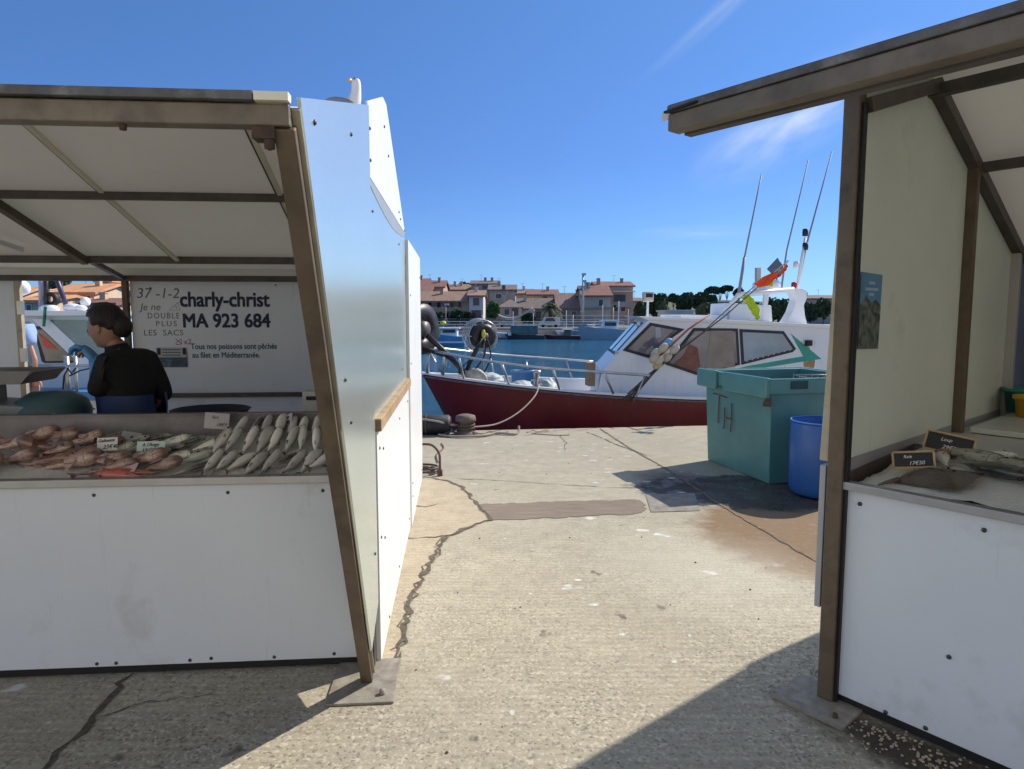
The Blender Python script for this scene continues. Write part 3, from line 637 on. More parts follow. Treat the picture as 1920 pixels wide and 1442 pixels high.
F_eye = flat('fish_eye', (.01, .01, .012), .15); F_fin = mat('fin', (.22, .19, .15), .5, var=.3, vs=40)
def fish_mesh(L, dp, th, kind='slim', bend=0.0, seed=0, head=1.0):
    """side-lying fish: x nose(+)..tail(-), y back(+)..belly(-), z thickness"""
    rnd = random.Random(seed); b = B(); n = 12; m = 14; vs = []
    prof = {'slim': [(0, .05), (.03, .34), (.08, .60), (.16, .82), (.28, .98), (.42, 1), (.56, .88), (.70, .62), (.82, .36), (.90, .22), (.94, .24)],
            'deep': [(0, .06), (.03, .38), (.09, .68), (.18, .92), (.32, 1), (.46, .94), (.60, .72), (.74, .44), (.84, .24), (.90, .18), (.94, .2)],
            'head': [(0, .12), (.03, .55), (.09, .85), (.18, 1), (.28, .96), (.38, .78), (.52, .58), (.68, .40), (.82, .26), (.90, .17), (.94, .2)]}[kind]
    for (u, k) in prof:
        x = L * (.5 - u); yc = bend * L * (u - .4) ** 2 * 4
        for j in range(n):
            a = 2 * pi * j / n; vs.append((x, yc + cos(a) * dp / 2 * k, sin(a) * th / 2 * min(1, k * 1.12) * (1.15 if u < .3 and kind == 'head' else 1)))
    M = len(prof); fs = [(i * n + j, i * n + (j + 1) % n, (i + 1) * n + (j + 1) % n, (i + 1) * n + j) for i in range(M - 1) for j in range(n)]
    fs += [list(range(n)), list(range((M - 1) * n, M * n))[::-1]]
    b.add(vs, fs, True); b.m = 1
    ye = bend * L * .36 * 4 * .81; x0 = -L * .43
    def fin(pl, t=.0012): b.prism(pl, (-t, t), lambda p, q, s: (p, q, s))
    yt = bend * L * (.5) ** 2 * 4
    fin([(x0 + .01, yt - dp * .08), (x0 - L * .12, yt - dp * .42), (x0 - L * .075, yt), (x0 - L * .12, yt + dp * .42), (x0 + .01, yt + dp * .08)])
    fin([(L * .12, dp * .40), (L * .06, dp * .66), (-L * .04, dp * .56), (-L * .10, dp * .40 )])
    fin([(-L * .12, -dp * .36), (-L * .20, -dp * .52), (-L * .25, -dp * .22)])
    b.add([(L * .22, -dp * .1, th * .46), (L * .08, -dp * .34, th * .62), (L * .06, -dp * .12, th * .52)], [(0, 1, 2)])
    if kind == 'head':
        fin([(L * .02, dp * .34), (-L * .02, dp * .62), (-L * .10, dp * .52), (-L * .14, dp * .62), (-L * .24, dp * .42), (-L * .26, dp * .22)]); b.add([(L * .2, .0, -th * .5), (L * .02, dp * .9, -th * .2), (-L * .05, dp * .5, -th * .1)], [(0, 1, 2)])
        b.add([(L * .22, 0, th * .5), (L * .02, -dp * .75, th * .7), (-L * .02, -dp * .1, th * .6), (L * .02, dp * .3, th * .6)], [(0, 1, 2, 3)])
    b.m = 2; b.ball((L * .43, dp * .10, th * .26), (dp * .11, dp * .11, th * .13), 8, 5); b.ball((L * .43, dp * .10, -th * .26), (dp * .085, dp * .085, th * .12), 8, 5)
    return b
def fish_src(nm, L, dp, th, kind, mats, bend=0, seed=0):
    b = fish_mesh(L, dp, th, kind, bend, seed); o = b.build(nm, mats); return o.data, o
def place(me, nm, p, axis, roll, label, cat='fish', group=None, sc=1.0):
    """fish whose nose points along axis; roll turns it about that axis (0: lies flat on its side)"""
    o = bpy.data.objects.new(nm, me); COL.objects.link(o)
    x = V(axis).normalized(); z = V((0, 0, 1)); y = z.cross(x).normalized(); z = x.cross(y)
    m = MX((x, y, z)).transposed() @ MX.Rotation(roll, 3, 'X')
    o.matrix_world = MX.Translation(p) @ m.to_4x4() @ MX.Scale(sc, 4); return tag(o, label, cat, group)
SRC = {}
def src(k, *a, **kw):
    me, o = fish_src(*a, **kw); bpy.data.objects.remove(o); SRC.setdefault(k, []).append(me)
for i, bd in enumerate((0, .05, -.05, .09)):
    src('mul', 'grey_mullet', .188, .056 + .005 * (i % 2), .040, 'slim', [F_mul, F_fin, F_eye], bend=bd, seed=i)
    src('bream', 'silver_bream', .22, .066, .034, 'deep', [F_bream, F_fin, F_eye], bend=bd, seed=i)
    src('red', 'red_gurnard', .25, .082, .048, 'head', [F_red, F_red, F_eye], bend=bd * 1.5, seed=i)
    src('green', 'wrasse', .27, .085, .05, 'deep', [F_green, F_green, F_eye], bend=bd, seed=i)
src('pink', 'red_mullet', .20, .055, .045, 'slim', [F_pink, F_pink, F_eye])
# ice beds
M_ice = bpy.data.materials.new('crushed_ice'); M_ice.use_nodes = True; t = M_ice.node_tree; pb = t.nodes['Principled BSDF']
tcn = nn(t, 'TexCoord'); link(t, mixcol(t, noise_out(t, tcn.outputs['Object'], 40, 5), (.82, .84, .78), (.95, .95, .90)), pb.inputs['Base Color'])
pb.inputs['Roughness'].default_value = .3; pb.inputs['Subsurface Weight'].default_value = .0; pb.inputs['Subsurface Radius'].default_value = (.02, .03, .03)
bp = nn(t, 'Bump'); bp.inputs['Strength'].default_value = .9; bp.inputs['Distance'].default_value = .012; link(t, noise_out(t, tcn.outputs['Object'], 90, 6, .7), bp.inputs['Height']); link(t, bp.outputs[0], pb.inputs['Normal'])
def ice_h(x, y):    # left bed, local stall space
    base = .838 + .10 * min(1, max(0, (y - .05) / .5))
    return base + .014 * noise.noise(V((x * 5, y * 5, 3))) + .006 * noise.noise(V((x * 25, y * 25, 1))) + (.025 * min(1, max(0, y / .3)) if x > -.85 else 0)
b = B(); b.grid(170, 26, lambda u, v: (-4.5 + u * 4.43, .034 + v * .555, ice_h(-4.5 + u * 4.43, .034 + v * .555) if 0 < v else .80))
ice = b.build('ice', M_ice, fix=False); ice.matrix_world = LM; tag(ice, 'bed of crushed white ice under the fish in the left stall tray', 'ice', kind='stuff')
def rice_h(x, y): return .905 + .045 * min(1, max(0, y / .7)) + .016 * noise.noise(V((x * 6, y * 6, 7))) + .007 * noise.noise(V((x * 28, y * 28, 2)))
b = B(); b.grid(110, 30, lambda u, v: RX @ V((.03 + .035 * (1 + noise.noise(V((v * 14, 0, 9)))) * min(1, 4 * v) * (1 if u == 0 else 0) + u * 3.3, .03 + v * .73, rice_h(u * 3.3, v * .73) if u > 0 else .86)))
ice2 = b.build('ice', M_ice, fix=False); ice2.location = RA; tag(ice2, 'bed of crushed ice in the right stall tray under dark fish', 'ice', kind='stuff')
ORD = ['first', 'second', 'third', 'fourth', 'fifth', 'sixth', 'seventh', 'eighth', 'ninth', 'tenth', 'eleventh', 'twelfth', 'thirteenth', 'fourteenth']
rnd = random.Random(11)
def ldir(x, y, z): return (LM.to_3x3() @ V((x, y, z)))
rows = (('back row', .47, 11, .085, .0), ('middle row', .31, 11, .10, .02), ('front row', .14, 11, .11, .0))
for (rn, y, cnt, x0, off) in rows:
    for k in range(cnt):
        x = -(x0 + off + k * .062 + rnd.uniform(-.010, .010)); far = k / cnt
        lean = (.0 + .62 * far * far) + rnd.uniform(-.16, .16) if rn != 'front row' else .1 + .35 * rnd.random() + (.55 if k % 3 == 2 else .1)
        p = V((x, y + rnd.uniform(-.02, .02), ice_h(x, y) + (.052 if rn != 'front row' else .030)))
        place(SRC['mul'][(k + y.__hash__()) % 4], 'grey_mullet', LM @ p, ldir(lean, 1, (.78 if rn != 'front row' else .42) + rnd.uniform(-.08, .12)), rnd.choice((-1.9, -1.3, -1.6, -.8, .4, 2.6)) + rnd.uniform(-.3, .3),
              'silver grey mullet on ice, %s in the %s counted from the slanting post' % (ORD[k], rn), 'fish', 'grey mullets in three rows', rnd.uniform(.88, 1.05))
# mixed pale fish left of the mullets
mix = [(-.80, .10, .8), (-.83, .20, 1.0), (-.79, .33, .9), (-.95, .40, .5), (-1.03, .43, .35), (-1.14, .47, .3), (-1.22, .42, .1), (-1.02, .33, .1), (-1.13, .35, .2), (-1.25, .34, .3), (-.93, .27, .0), (-1.05, .25, .1), (-1.33, .46, .4)]
mixlab = ['in front', 'behind the front mullets', 'against the back mullets', 'white belly up at the back', 'long pale one behind the mint tag', 'small one below the pale card', 'by the back wall of the tray',
          'pointing right behind the mint tag', 'lying behind the white tag', 'leftmost silver one', 'right of the mint tag on bare ice', 'half under the mint tag', 'at the back by the pink heads']
for k, (x, y, ln) in enumerate(mix):
    place(SRC['bream'][k % 4], 'silver_bream', Lw(x, y, ice_h(x, y) + .028), ldir(1, ln, .12 + .2 * rnd.random()), rnd.choice((.3, -.5, 2.8, 3.3)), 'pale silver fish on the ice, ' + mixlab[k], 'fish', 'silver fish in the middle of the tray')
red = [(-.96, .14, -.3), (-1.07, .19, .2), (-1.16, .10, .5), (-1.22, .20, -.2), (-1.37, .20, .1), (-1.35, .25, .4), (-1.45, .20, .0), (-1.53, .30, .3), (-1.62, .24, -.2), (-1.71, .33, .2), (-1.30, .33, .2), (-1.42, .40, .6), (-1.55, .44, .1), (-1.66, .42, .3), (-1.47, .26, .1), (-1.72, .13, .2), (-1.78, .22, .1), (-1.8, .4, .2), (-1.9, .3, .3), (-1.86, .10, 0), (-2.0, .2, .2)]
redw = ['right end under the mint tag', 'behind the pink tag', 'in front of the white tag, head left', 'below the white tag', 'left of the white tag on the ice', 'behind the white tag', 'in the middle of the heap', 'back of the heap, middle', 'front face of the heap', 'left side of the heap, high', 'directly left of the silver fish',
        'with a raised square head at the back', 'top of the heap near the tray back', 'left of the raised head', 'low at the tray lip, middle', 'low at the tray lip at the left edge', 'left edge, halfway back', 'left edge, at the back', 'far left behind the scale', 'far left by the lip', 'outermost at far left']
for k, (x, y, ln) in enumerate(red):
    place(SRC['red'][k % 4], 'red_gurnard', Lw(x, y, ice_h(x, y) + .036 + (.02 if y > .25 else 0)), ldir(rnd.choice((-1, 1, 1)), ln, .1 + .25 * rnd.random()), rnd.choice((.2, -.6, 1.0, 2.6)), 'brownish red big-headed fish on ice, ' + redw[k], 'fish', 'heap of red fish', rnd.uniform(.72, 1.12))
for k, (x, y, ln) in enumerate([(-1.02, .055, .1), (-1.09, .07, .3), (-1.0, .09, -.2)]):
    place(SRC['pink'][0], 'red_mullet', Lw(x - .06, y + .01, ice_h(x, y) + .022), ldir(-1, ln, .05), rnd.choice((.3, 1.2)), 'bright salmon pink fish at the tray lip, ' + ['nearest the front', 'under the pink tag', 'right of the pink tag'][k], 'fish', 'pink fish by the pink tag')
# price tags
def tagcard(label, p, yaw, tilt, sz, mm, lines, lean=0, cat='price tag', ink=None, frame=None, M0=None):
    M = (M0 or LM); W = M.to_3x3() if M0 is None else MX.Identity(3)
    q = MX.Rotation(LRZ + yaw, 3, 'Z') @ MX.Rotation(tilt, 3, 'X') @ MX.Rotation(lean, 3, 'Y')
    o = thing('price_tag', label, cat, (0, 0, 0)); o.matrix_world = MX.Translation(p) @ q.to_4x4()
    k_ = 1.15; sz = (sz[0] * k_, sz[1] * k_); lines = [(a_, x_ * k_, z_ * k_, s_ * k_) for a_, x_, z_, s_ in lines]
    w_, h_ = sz; b = B(); b.box((0, .002, 0), (w_, .002, h_)); b.build('card', mm, o)
    b = B(); b.bar((0, .004, -h_ / 2 - .05), (0, .004, 0), .003, .003); b.build('pin', M_screw, o)
    for (s, x, z, size) in lines: text(s, size, ink or M_inkn, 'price_writing', o, (x, -.0005, z), (1, 0, .03), (0, 0, 1), .0003, .25, ext=.0004)
    if frame:
        fb = B()
        for (a, c) in (((-w_ / 2, -h_ / 2), (w_ / 2, -h_ / 2)), ((w_ / 2, -h_ / 2), (w_ / 2, h_ / 2)), ((w_ / 2, h_ / 2), (-w_ / 2, h_ / 2)), ((-w_ / 2, h_ / 2), (-w_ / 2, -h_ / 2))):
            fb.bar((a[0], 0, a[1]), (c[0], 0, c[1]), .008, .008, (0, 1, 0))
        fb.build('frame', frame, o)
    return o
tagcard('white price tag among red fish reading 23€40', Lw(-1.235, .27, .965), 0, -.25, (.078, .052), M_paper, [('Galinette', -.035, .008, .017), ('23€40', -.016, -.018, .022)], -.04)
tagcard('mint green price tag reading 15€00 in front of silver fish', Lw(-1.035, .25, .95), 0, -.25, (.108, .05), M_paperg, [("A l'Ange", -.034, .004, .019), ('15€00', -.036, -.020, .024)], .0)
tagcard('pink lilac price tag lying on the pink fish at the tray lip', Lw(-1.10, .10, .895), 0, -.95, (.115, .045), M_paperp, [('Rouget', -.03, .0, .018)], .05)
tagcard('pale grey price tag standing at the back of the tray, tilted', Lw(-.815, .48, 1.035), .1, -.12, (.10, .068), mat('greyer_paper', (.55, .53, .55), .7), [('Sars', -.022, .010, .017), ('18€9', -.002, -.022, .02)], .10, ink=M_grey)
tagcard('narrow price tag turned sideways on a wire stand above the mullets', Lw(-.475, .50, 1.035), -1.05, -.15, (.085, .05), mat('greyer_paper', (.55, .53, .55), .7), [('Mulet', -.034, .004, .018), ('10€9', -.03, -.018, .02)], -.25)
tagcard('grey crumpled price tag lying behind the white tag', Lw(-1.20, .42, .975), .3, -.9, (.075, .05), mat('dull_paper', (.36, .37, .38), .7), [('II', .0, -.01, .02)], .3, ink=M_inkn)
Q = math.atan2(ax_.y, ax_.x)
tagcard('small framed blackboard tag with chalk, further back by the beige wall', Rw(.205, .62, 1.005), Q - LRZ + .30, -.30, (.155, .07), M_board, [('Loup', -.03, .006, .018), ('29€50', -.02, -.022, .02)], .16, ink=M_paper, frame=M_woodf)
tagcard('small framed blackboard tag with chalk, nearer, above the flat brown fish', Rw(.17, .30, .975), Q - LRZ + .36, -.30, (.125, .055), M_board, [('Raie', -.03, .006, .015), ('17€50', -.015, -.018, .018)], -.14, ink=M_paper, frame=M_woodf)
# fish on the right stall
def rdir(x, y, z): return RX.to_3x3() @ V((x, y, z))
G = [(.30, .60, 'green', (1, -.3, -.05), 'dark green fish behind the flat fish, head towards the beige wall'), (.44, .56, 'green', (1, -.25, 0), 'dark green fish in the middle of the ice, pale belly showing'), (.40, .42, 'green', (1, -.35, 0), 'dark green fish nearest the flat brown fish'),
     (.56, .44, 'green', (1, -.5, 0), 'dark green fish beside the silver ones'), (.50, .66, 'green', (1, -.2, 0), 'dark green fish at the back of the ice'),
     (.56, .68, 'bream', (1, -.2, .05), 'silver fish lying highest at the back of the ice'), (.72, .62, 'bream', (1, -.3, 0), 'silver fish right of the dark green ones'), (.66, .46, 'bream', (1, -.35, 0), 'silver fish in the middle right of the ice'), (.66, .32, 'bream', (1, -.4, 0), 'silver fish nearest the counter edge'), (.82, .5, 'bream', (1, -.3, 0), 'silver fish at the right edge of the picture'), (.76, .74, 'pink', (1, -.2, 0), 'single red fish at the back right of the ice'),
     (.16, .56, 'red', (.4, 1, 0), 'pale brown curled fish between the two blackboards'), (.24, .42, 'bream', (-.5, 1, .1), 'whitish fish bent over, right of the nearer blackboard'), (.9, .36, 'bream', (1, -.4, 0), 'silver fish outside the flat fish by the edge'),
     (.60, .56, 'mul', (1, .1, .05), 'slim silver fish crossing the dark green ones'), (.70, .54, 'mul', (1, -.6, .05), 'slim silver fish slanting towards the counter edge'), (.78, .40, 'mul', (1, -.3, .02), 'slim silver fish low on the ice at right'), (.62, .74, 'mul', (1, .0, .05), 'slim silver fish along the back of the ice'), (.38, .70, 'mul', (.9, -.5, .1), 'slim pale fish beside the further blackboard'), (.74, .68, 'pink', (1, -.5, .05), 'second smaller red fish at the back right of the ice')]
for k, (x, y, s, d, lb) in enumerate(G):
    place(SRC[s][k % len(SRC[s])], {'green': 'wrasse', 'bream': 'silver_bream', 'pink': 'red_mullet', 'red': 'red_gurnard', 'mul': 'grey_mullet'}[s], Rw(x, y, rice_h(x, y) + .028), rdir(*d), rnd.choice((.1, -.3, 3.0)), lb, 'fish', None, 1.12 if s == 'green' else .95)
# flat brown ray with tail
b = B()
out = [(0, 1), (.16, .86), (.36, .62), (.62, .40), (.93, .06), (1, -.10), (.80, -.32), (.52, -.56), (.28, -.74), (.10, -.86), (.06, -.95)]
vs = []; rings = 6
loop = out + [(-x, y) for x, y in out[::-1] if x > 0]
for r_ in range(rings + 1):
    k = r_ / rings
    for (x, y) in loop: vs.append((x * .165 * k, y * .17 * k, .036 * (1 - k ** 1.6) + .006 * noise.noise(V((x * 2, y * 2, k)))))
nl = len(loop)
b.add(vs, [(i * nl + j, i * nl + (j + 1) % nl, (i + 1) * nl + (j + 1) % nl, (i + 1) * nl + j) for i in range(rings) for j in range(nl)], True)
b.tube([(0, -.14, .01), (.01, -.19, .008), (.03, -.23, .006)], [.012, .007, .003], 6); b.m = 1; b.ball((.02, .05, .03), .006, 8, 5); b.ball((-.02, .05, .03), .006, 8, 5)
o = b.build('ray_fish', [F_brown, F_eye]); o.matrix_world = MX.Translation(Rw(.285, .225, rice_h(.285, .225) + .012)) @ MX.Rotation(R(-95), 4, 'Z') @ MX.Rotation(.12, 4, 'X')
tag(o, 'flat dark brown ray-like fish on bare ice nearest the counter corner', 'fish')
# things standing on the right-hand work counter
b = B(); b.box((.58, 1.80, .965), (1.0, .84, .028)); o = rb(b, 'cutting_board', flat('cutting_board', (.62, .66, .62), .3), None, bevel=.004); o.location = RA; tag(o, 'thick white plastic cutting board on the right stall work counter', 'board')
def tub(c, r, h, mm, label, cat='tub', taper=.85):
    b = B(); b.lathe([(0, 0), (r * taper, 0), (r * .97, h - .02), (r * 1.08, h - .02), (r * 1.1, h), (r * .98, h), (r * .94, h - .02), (r * (taper - .04), .012), (0, .012)], (0, 0, 0), 28)
    o = b.build('plastic_tub', mm); o.location = c; return tag(o, label, cat)
tub(Rw(.215, 2.06, .981), .095, .12, mat('yellow_plastic', (.62, .38, .03), .4), 'yellow plastic tub on the white board at the right edge')
tub(Rw(.14, 2.27, .981), .12, .14, mat('teal_plastic', (.03, .22, .20), .4), 'teal plastic basin behind the yellow tub on the right stall')
# things on the left stall's work counter, behind the tray
sc = thing('market_scale', 'grey electronic weighing scale with flat tray on top, at the left behind the fish', 'scale', Lw(-1.98, 1.02, .967), LRZ)
M_scale = mat('scale_body', (.30, .34, .35), .45); M_scaleD = mat('scale_dark', (.06, .13, .16), .4)
b = B(); b.prism([(-.30, 0), (.16, 0), (.25, .045), (.10, .10), (-.30, .12)], (-.17, .17), lambda a, c, t: (a, t, c)); b.build('body', M_scale, sc, bevel=.008)
b = B(); b.lathe([(0, .17), (.10, .165), (.17, .12), (.19, .07), (.19, .0)], (.10, 0, 0), 28); b.build('dome', M_scaleD, sc)
b = B(); b.box((-.28, -.18, .10), (.13, .03, .17)); dsp = b.build('display', flat('scale_display', (.34, .38, .36), .4), sc, bevel=.004)
b = B(); b.box((-.285, -.197, .10), (.085, .004, .12)); b.build('keypad', flat('keypad', (.10, .12, .16), .4), dsp)
b = B(); b.prism([(-.45, .22), (.03, .22), (.10, .285), (.085, .29), (.02, .235), (-.45, .235)], (-.16, .16), lambda a, c, t: (a, t, c)); b.prism([(-.45, .225), (.04, .225), (.095, .29), (-.45, .29)], (-.165, -.16), lambda a, c, t: (a, t, c)); b.prism([(-.45, .225), (.04, .225), (.095, .29), (-.45, .29)], (.16, .165), lambda a, c, t: (a, t, c)); b.build('weighing_tray', mat('scale_tray', (.16, .16, .17), .35, .7), sc)
b = B(); b.box((-.2, 0, .17), (.08, .08, .12)); b.build('column', M_scale, sc)
kn = thing('filleting_knife', 'knife with black handle lying on dark tray behind the fish, left of the woman', 'knife', Lw(-1.62, .78, .972), LRZ + .4)
b = B(); b.prism([(0, -.012), (.16, -.010), (.20, .012), (0, .014)], (0, .002), lambda a, c, t: (a, c, t + .01)); b.build('blade', M_steel, kn)
b = B(); b.tube([(0, 0, .011), (-.06, 0, .012), (-.12, .004, .011)], [.012, .014, .011], 8); b.build('handle', M_black, kn)
b = B(); b.grid(18, 10, lambda u, v: LM @ V((-1.86 + u * .50, .70 + v * .28, .968 + .028 * abs(noise.noise(V((u * 5, v * 4, 0)))) * (1 if 0 < u < 1 and 0 < v < 1 else 0)))); o = b.build('folded_bag', M_black, fix=False, loc=Lw(-1.7, .85, .967)); tag(o, 'crumpled black plastic bag on the counter beside the scale', 'bag')
b = B(); b.grid(14, 6, lambda u, v: LM @ V((-1.80 + u * .12, .69 + v * .05, .975 + .02 * abs(noise.noise(V((u * 6, v * 6, 4))))))); o = b.build('wet_cloth', mat('white_film', (.7, .72, .76), .3), fix=False, loc=Lw(-1.75, .7, .975)); tag(o, 'shiny white strip of film on the black bag', 'film')
bs_ = thing('wash_basin', 'wide dark navy oval basin behind the tray, right of the woman', 'basin', Lw(-1.02, 1.0, .966), LRZ)
b = B(); b.lathe([(0, 0), (.17, 0), (.205, .055), (.215, .06), (.205, .064), (.165, .01), (0, .01)], (0, 0, 0), 32); b.build('bowl', M_navy, bs_)
o = B().box((0, 0, 0), (.34, .30, .022)).build('cutting_board', flat('cutting_board', (.62, .66, .62), .3), bevel=.004); o.matrix_world = MX.Translation(Lw(-.42, 1.0, .978)) @ MX.Rotation(LRZ, 4, 'Z'); tag(o, 'white cutting board on the left stall beside the slanting post', 'board')
b = B(); b.prism([(-.11, 0), (.12, 0), (.12, .075), (.04, .125), (-.11, .135)], (-.07, .07), lambda a, c, t: (a, t, c)); cas = thing('plastic_caddy', 'white plastic box with dark handle slot on the cutting board', 'box', Lw(-.40, 1.05, .99), LRZ); b.build('shell', flat('caddy_white', (.6, .62, .6), .4), cas, bevel=.008)
b = B(); b.box((-.05, -.073, .095), (.075, .006, .022)); b.build('slot', M_black, cas)
kn2 = thing('filleting_knife', 'dark knife lying on the white cutting board by the post', 'knife', Lw(-.50, .90, .992), LRZ + .1)
b = B(); b.prism([(0, -.010), (.10, -.010), (.13, .010), (0, .012)], (0, .002), lambda a, c, t: (a, c, t + .008)); b.build('blade', M_steel, kn2); b = B(); b.tube([(0, 0, .01), (-.1, 0, .01)], .011, 8); b.build('handle', M_black, kn2)
# ------------------------------------------------------------------ on the quay
# big green insulated bin with the painted letters
BA = V((2.077, 7.383, 0)); bu = (V((2.351, 6.245, 0)) - BA); BL = bu.length; bu.normalize(); bv = V((-bu.y, bu.x, 0))
GM = MX(((bu.x, bv.x, 0, 0), (bu.y, bv.y, 0, 0), (0, 0, 1, 0), (0, 0, 0, 1)))   # local x: towards the viewer along the left face, y: to the right
M_bin = mat('green_plastic', (.085, .235, .225), .42, var=.12, vs=3, dirt=((.10, .17, .15), .02, 5), streak=((.13, .19, .17), .02), bump=.08, bs=20)
M_binw = mat('green_plastic_scuffed', (.11, .27, .24), .5, var=.2, vs=9)
gb = thing('insulated_bin', 'large open green plastic bin with red letters TH on its side', 'bin', BA)
gb.matrix_world = MX.Translation(BA) @ GM
W2 = 1.15
b = B()
t_ = .05; hb = .86
def ring(b, z0, z1, o0, o1, th):
    """open box wall between heights, o = outward offset"""
    for (x0, x1, y0, y1, ax, sg) in ((0, BL, 0, 0, 'y', -1), (0, BL, W2, W2, 'y', 1), (0, 0, 0, W2, 'x', -1), (BL, BL, 0, W2, 'x', 1)):
        if ax == 'y':
            f = lambda u, o, z: (u, y0 + sg * o, z)
            a0, a1 = x0, x1
        else:
            f = lambda u, o, z: (x0 + sg * o, u, z)
            a0, a1 = y0, y1
        vs = [f(a0 - o0, o0, z0), f(a1 + o0, o0, z0), f(a1 + o1, o1, z1), f(a0 - o1, o1, z1), f(a0 - o0 + th, o0 - th, z0), f(a1 + o0 - th, o0 - th, z0), f(a1 + o1 - th, o1 - th, z1), f(a0 - o1 + th, o1 - th, z1)]
        b.add(vs, [(0, 1, 2, 3), (7, 6, 5, 4), (0, 4, 5, 1), (3, 2, 6, 7), (1, 5, 6, 2), (0, 3, 7, 4)])
ring(b, .0, hb, -.03, .0, .05); b.box((BL / 2, W2 / 2, .12), (BL - .12, W2 - .12, .03)); b.build('body', M_bin, gb, bevel=.012)
b = B(); ring(b, hb - .02, .975, .045, .05, .10); b.build('rim', M_bin, gb, bevel=.010)
b = B(); ring(b, .974, .982, .046, .046, .04); b.build('rim_edge', M_binw, gb)
for (x0, x1) in ((-.06, .33), (.46, BL + .05)):
    b = B(); b.box(((x0 + x1) / 2, -.062, .90), (x1 - x0, .045, .19)); b.build('side_lug', M_bin, gb, bevel=.02)
for y in (.25, .95):
    b = B(); b.box((BL + .052, y, .925), (.012, .17, .075)); b.build('forklift_slot', mat('slot_dark', (.012, .05, .05), .6), gb)
b = B(); b.grid(6, 6, lambda u, v: (BL - .05 + .10 * u + .01 * noise.noise(V((u * 3, v * 3, 1))), -.03 - .03 * v * (1 - u), .80 - .07 * v)); b.build('torn_corner', mat('torn_plastic', (.09, .06, .04), .9, var=.5, vs=30), gb, fix=False)
M_bred = mat('faded_red_paint', (.20, .075, .06), .7, var=.4, vs=20)
def stroke(nm, pts, r=.006): b = B(); b.tube(pts, r, 6); b.build(nm, M_bred, gb)
yl = -.004
stroke('letter_T', [(.15, yl, .74), (.28, yl, .735), (.42, yl, .725)]); stroke('letter_T', [(.28, yl, .735), (.275, yl, .6), (.27, yl, .44)])
stroke('letter_H', [(.39, yl, .62), (.39, yl, .5), (.385, yl, .40)]); stroke('letter_H', [(.52, yl, .68), (.52, yl, .5), (.515, yl, .39)]); stroke('letter_H', [(.39, yl, .52), (.52, yl, .515)])
# blue barrel cut open
br = thing('blue_barrel', 'blue plastic barrel with its top cut off in front of the green bin', 'barrel', (2.715, 5.93, 0))
M_blue = mat('blue_plastic', (.022, .11, .36), .38, var=.1, vs=4, dirt=((.12, .2, .4), .02, 6), streak=((.10, .22, .5), .0))
b = B(); b.lathe([(.0, .012), (.255, .012), (.272, .03), (.285, .08), (.288, .35), (.287, .63), (.280, .645), (.272, .63), (.272, .08), (.25, .04), (0, .04)], (0, 0, 0), 48); b.build('drum', M_blue, br)
b = B(); b.tube([(.284 * cos(a / 48 * 2 * pi), .284 * sin(a / 48 * 2 * pi), .648) for a in range(48)], .007, 6, closed=True); b.build('rim', mat('blue_plastic_pale', (.08, .26, .62), .4), br)
# basket and dark crate behind
ct = thing('fish_crate', 'stack of dark fish crate and pale wire basket behind the barrel, by the post', 'crate', (3.12, 6.85, 0))
b = B()
for (x, y, sx, sy) in ((0, -.2, .55, .02), (0, .2, .55, .02), (-.27, 0, .02, .4), (.27, 0, .02, .4)): b.box((x, y, .42), (sx, sy, .72))
b.box((0, 0, .08), (.54, .38, .02)); b.build('dark_crate', flat('crate_dark', (.03, .03, .035), .6), ct)
b = B()
for z in (.80, .85, .90, .95): b.tube([(-.25, -.19, z), (.25, -.19, z), (.25, .19, z), (-.25, .19, z)], .006, 5, closed=True)
for k in range(9):
    for yy in (-.19, .19): b.bar((-.25 + k * .0625, yy, .79), (-.25 + k * .0625, yy, .96), .008, .008)
b.build('wire_basket', flat('basket_pale', (.5, .48, .4), .5), ct)
# bollard with its ropes
bo = thing('mooring_bollard', 'rusty iron mushroom bollard on the quay edge with rope round its foot', 'bollard', (-.61, 9.02, 0))
b = B(); b.lathe([(0, .0), (.16, .0), (.15, .02), (.095, .05), (.085, .14), (.10, .165), (.135, .175), (.137, .20), (.125, .245), (.07, .262), (0, .268)], (0, 0, 0), 32); b.build('head', mat('bollard_iron', (.16, .115, .095), .75, var=.3, vs=14, dirt=((.28, .24, .22), .05, 12), bump=.5, bs=60), bo)
def catm(P, k=8):
    P = [V(p) for p in P]; out = []
    for i in range(len(P) - 1):
        p0, p1, p2, p3 = P[max(i - 1, 0)], P[i], P[i + 1], P[min(i + 2, len(P) - 1)]
        for j in range(k):
            t = j / k; out.append(.5 * ((2 * p1) + (p2 - p0) * t + (2 * p0 - 5 * p1 + 4 * p2 - p3) * t * t + (3 * p1 - p0 - 3 * p2 + p3) * t ** 3))
    return out + [P[-1]]
def rope(nm, pts, r, mm, label, grp=None, k=8):
    b = B(); b.tube(catm(pts, k), r, 8); return tag(b.build(nm, mm, loc=pts[0]), label, 'rope', grp)
cx, cy = -.61, 9.02
rp = [(cx + .115 * cos(a), cy + .115 * sin(a), .055 + .006 * a) for a in [i * .5 for i in range(30)]]
rope('mooring_rope', rp, .013, M_ropeD, 'dark rope wound several turns round the bollard foot', k=2)
rope('mooring_rope', [(cx + .10, cy - .05, .10), (-.2, 9.25, .10), (.1, 9.55, .22), (.34, 9.9, .42), (.40, 10.25, .58)], .011, M_rope, 'slack rope running from the bollard up to the red boat')
rope('mooring_rope', [(-.95, 8.85, .02), (-.75, 8.72, .02), (-.55, 8.70, .025), (-.35, 8.8, .02), (-.2, 8.95, .025), (.0, 8.9, .02), (.08, 8.98, .03), (.09, 9.04, .10)], .016, M_rope, 'thick pale rope looped on the quay in front of the bollard')
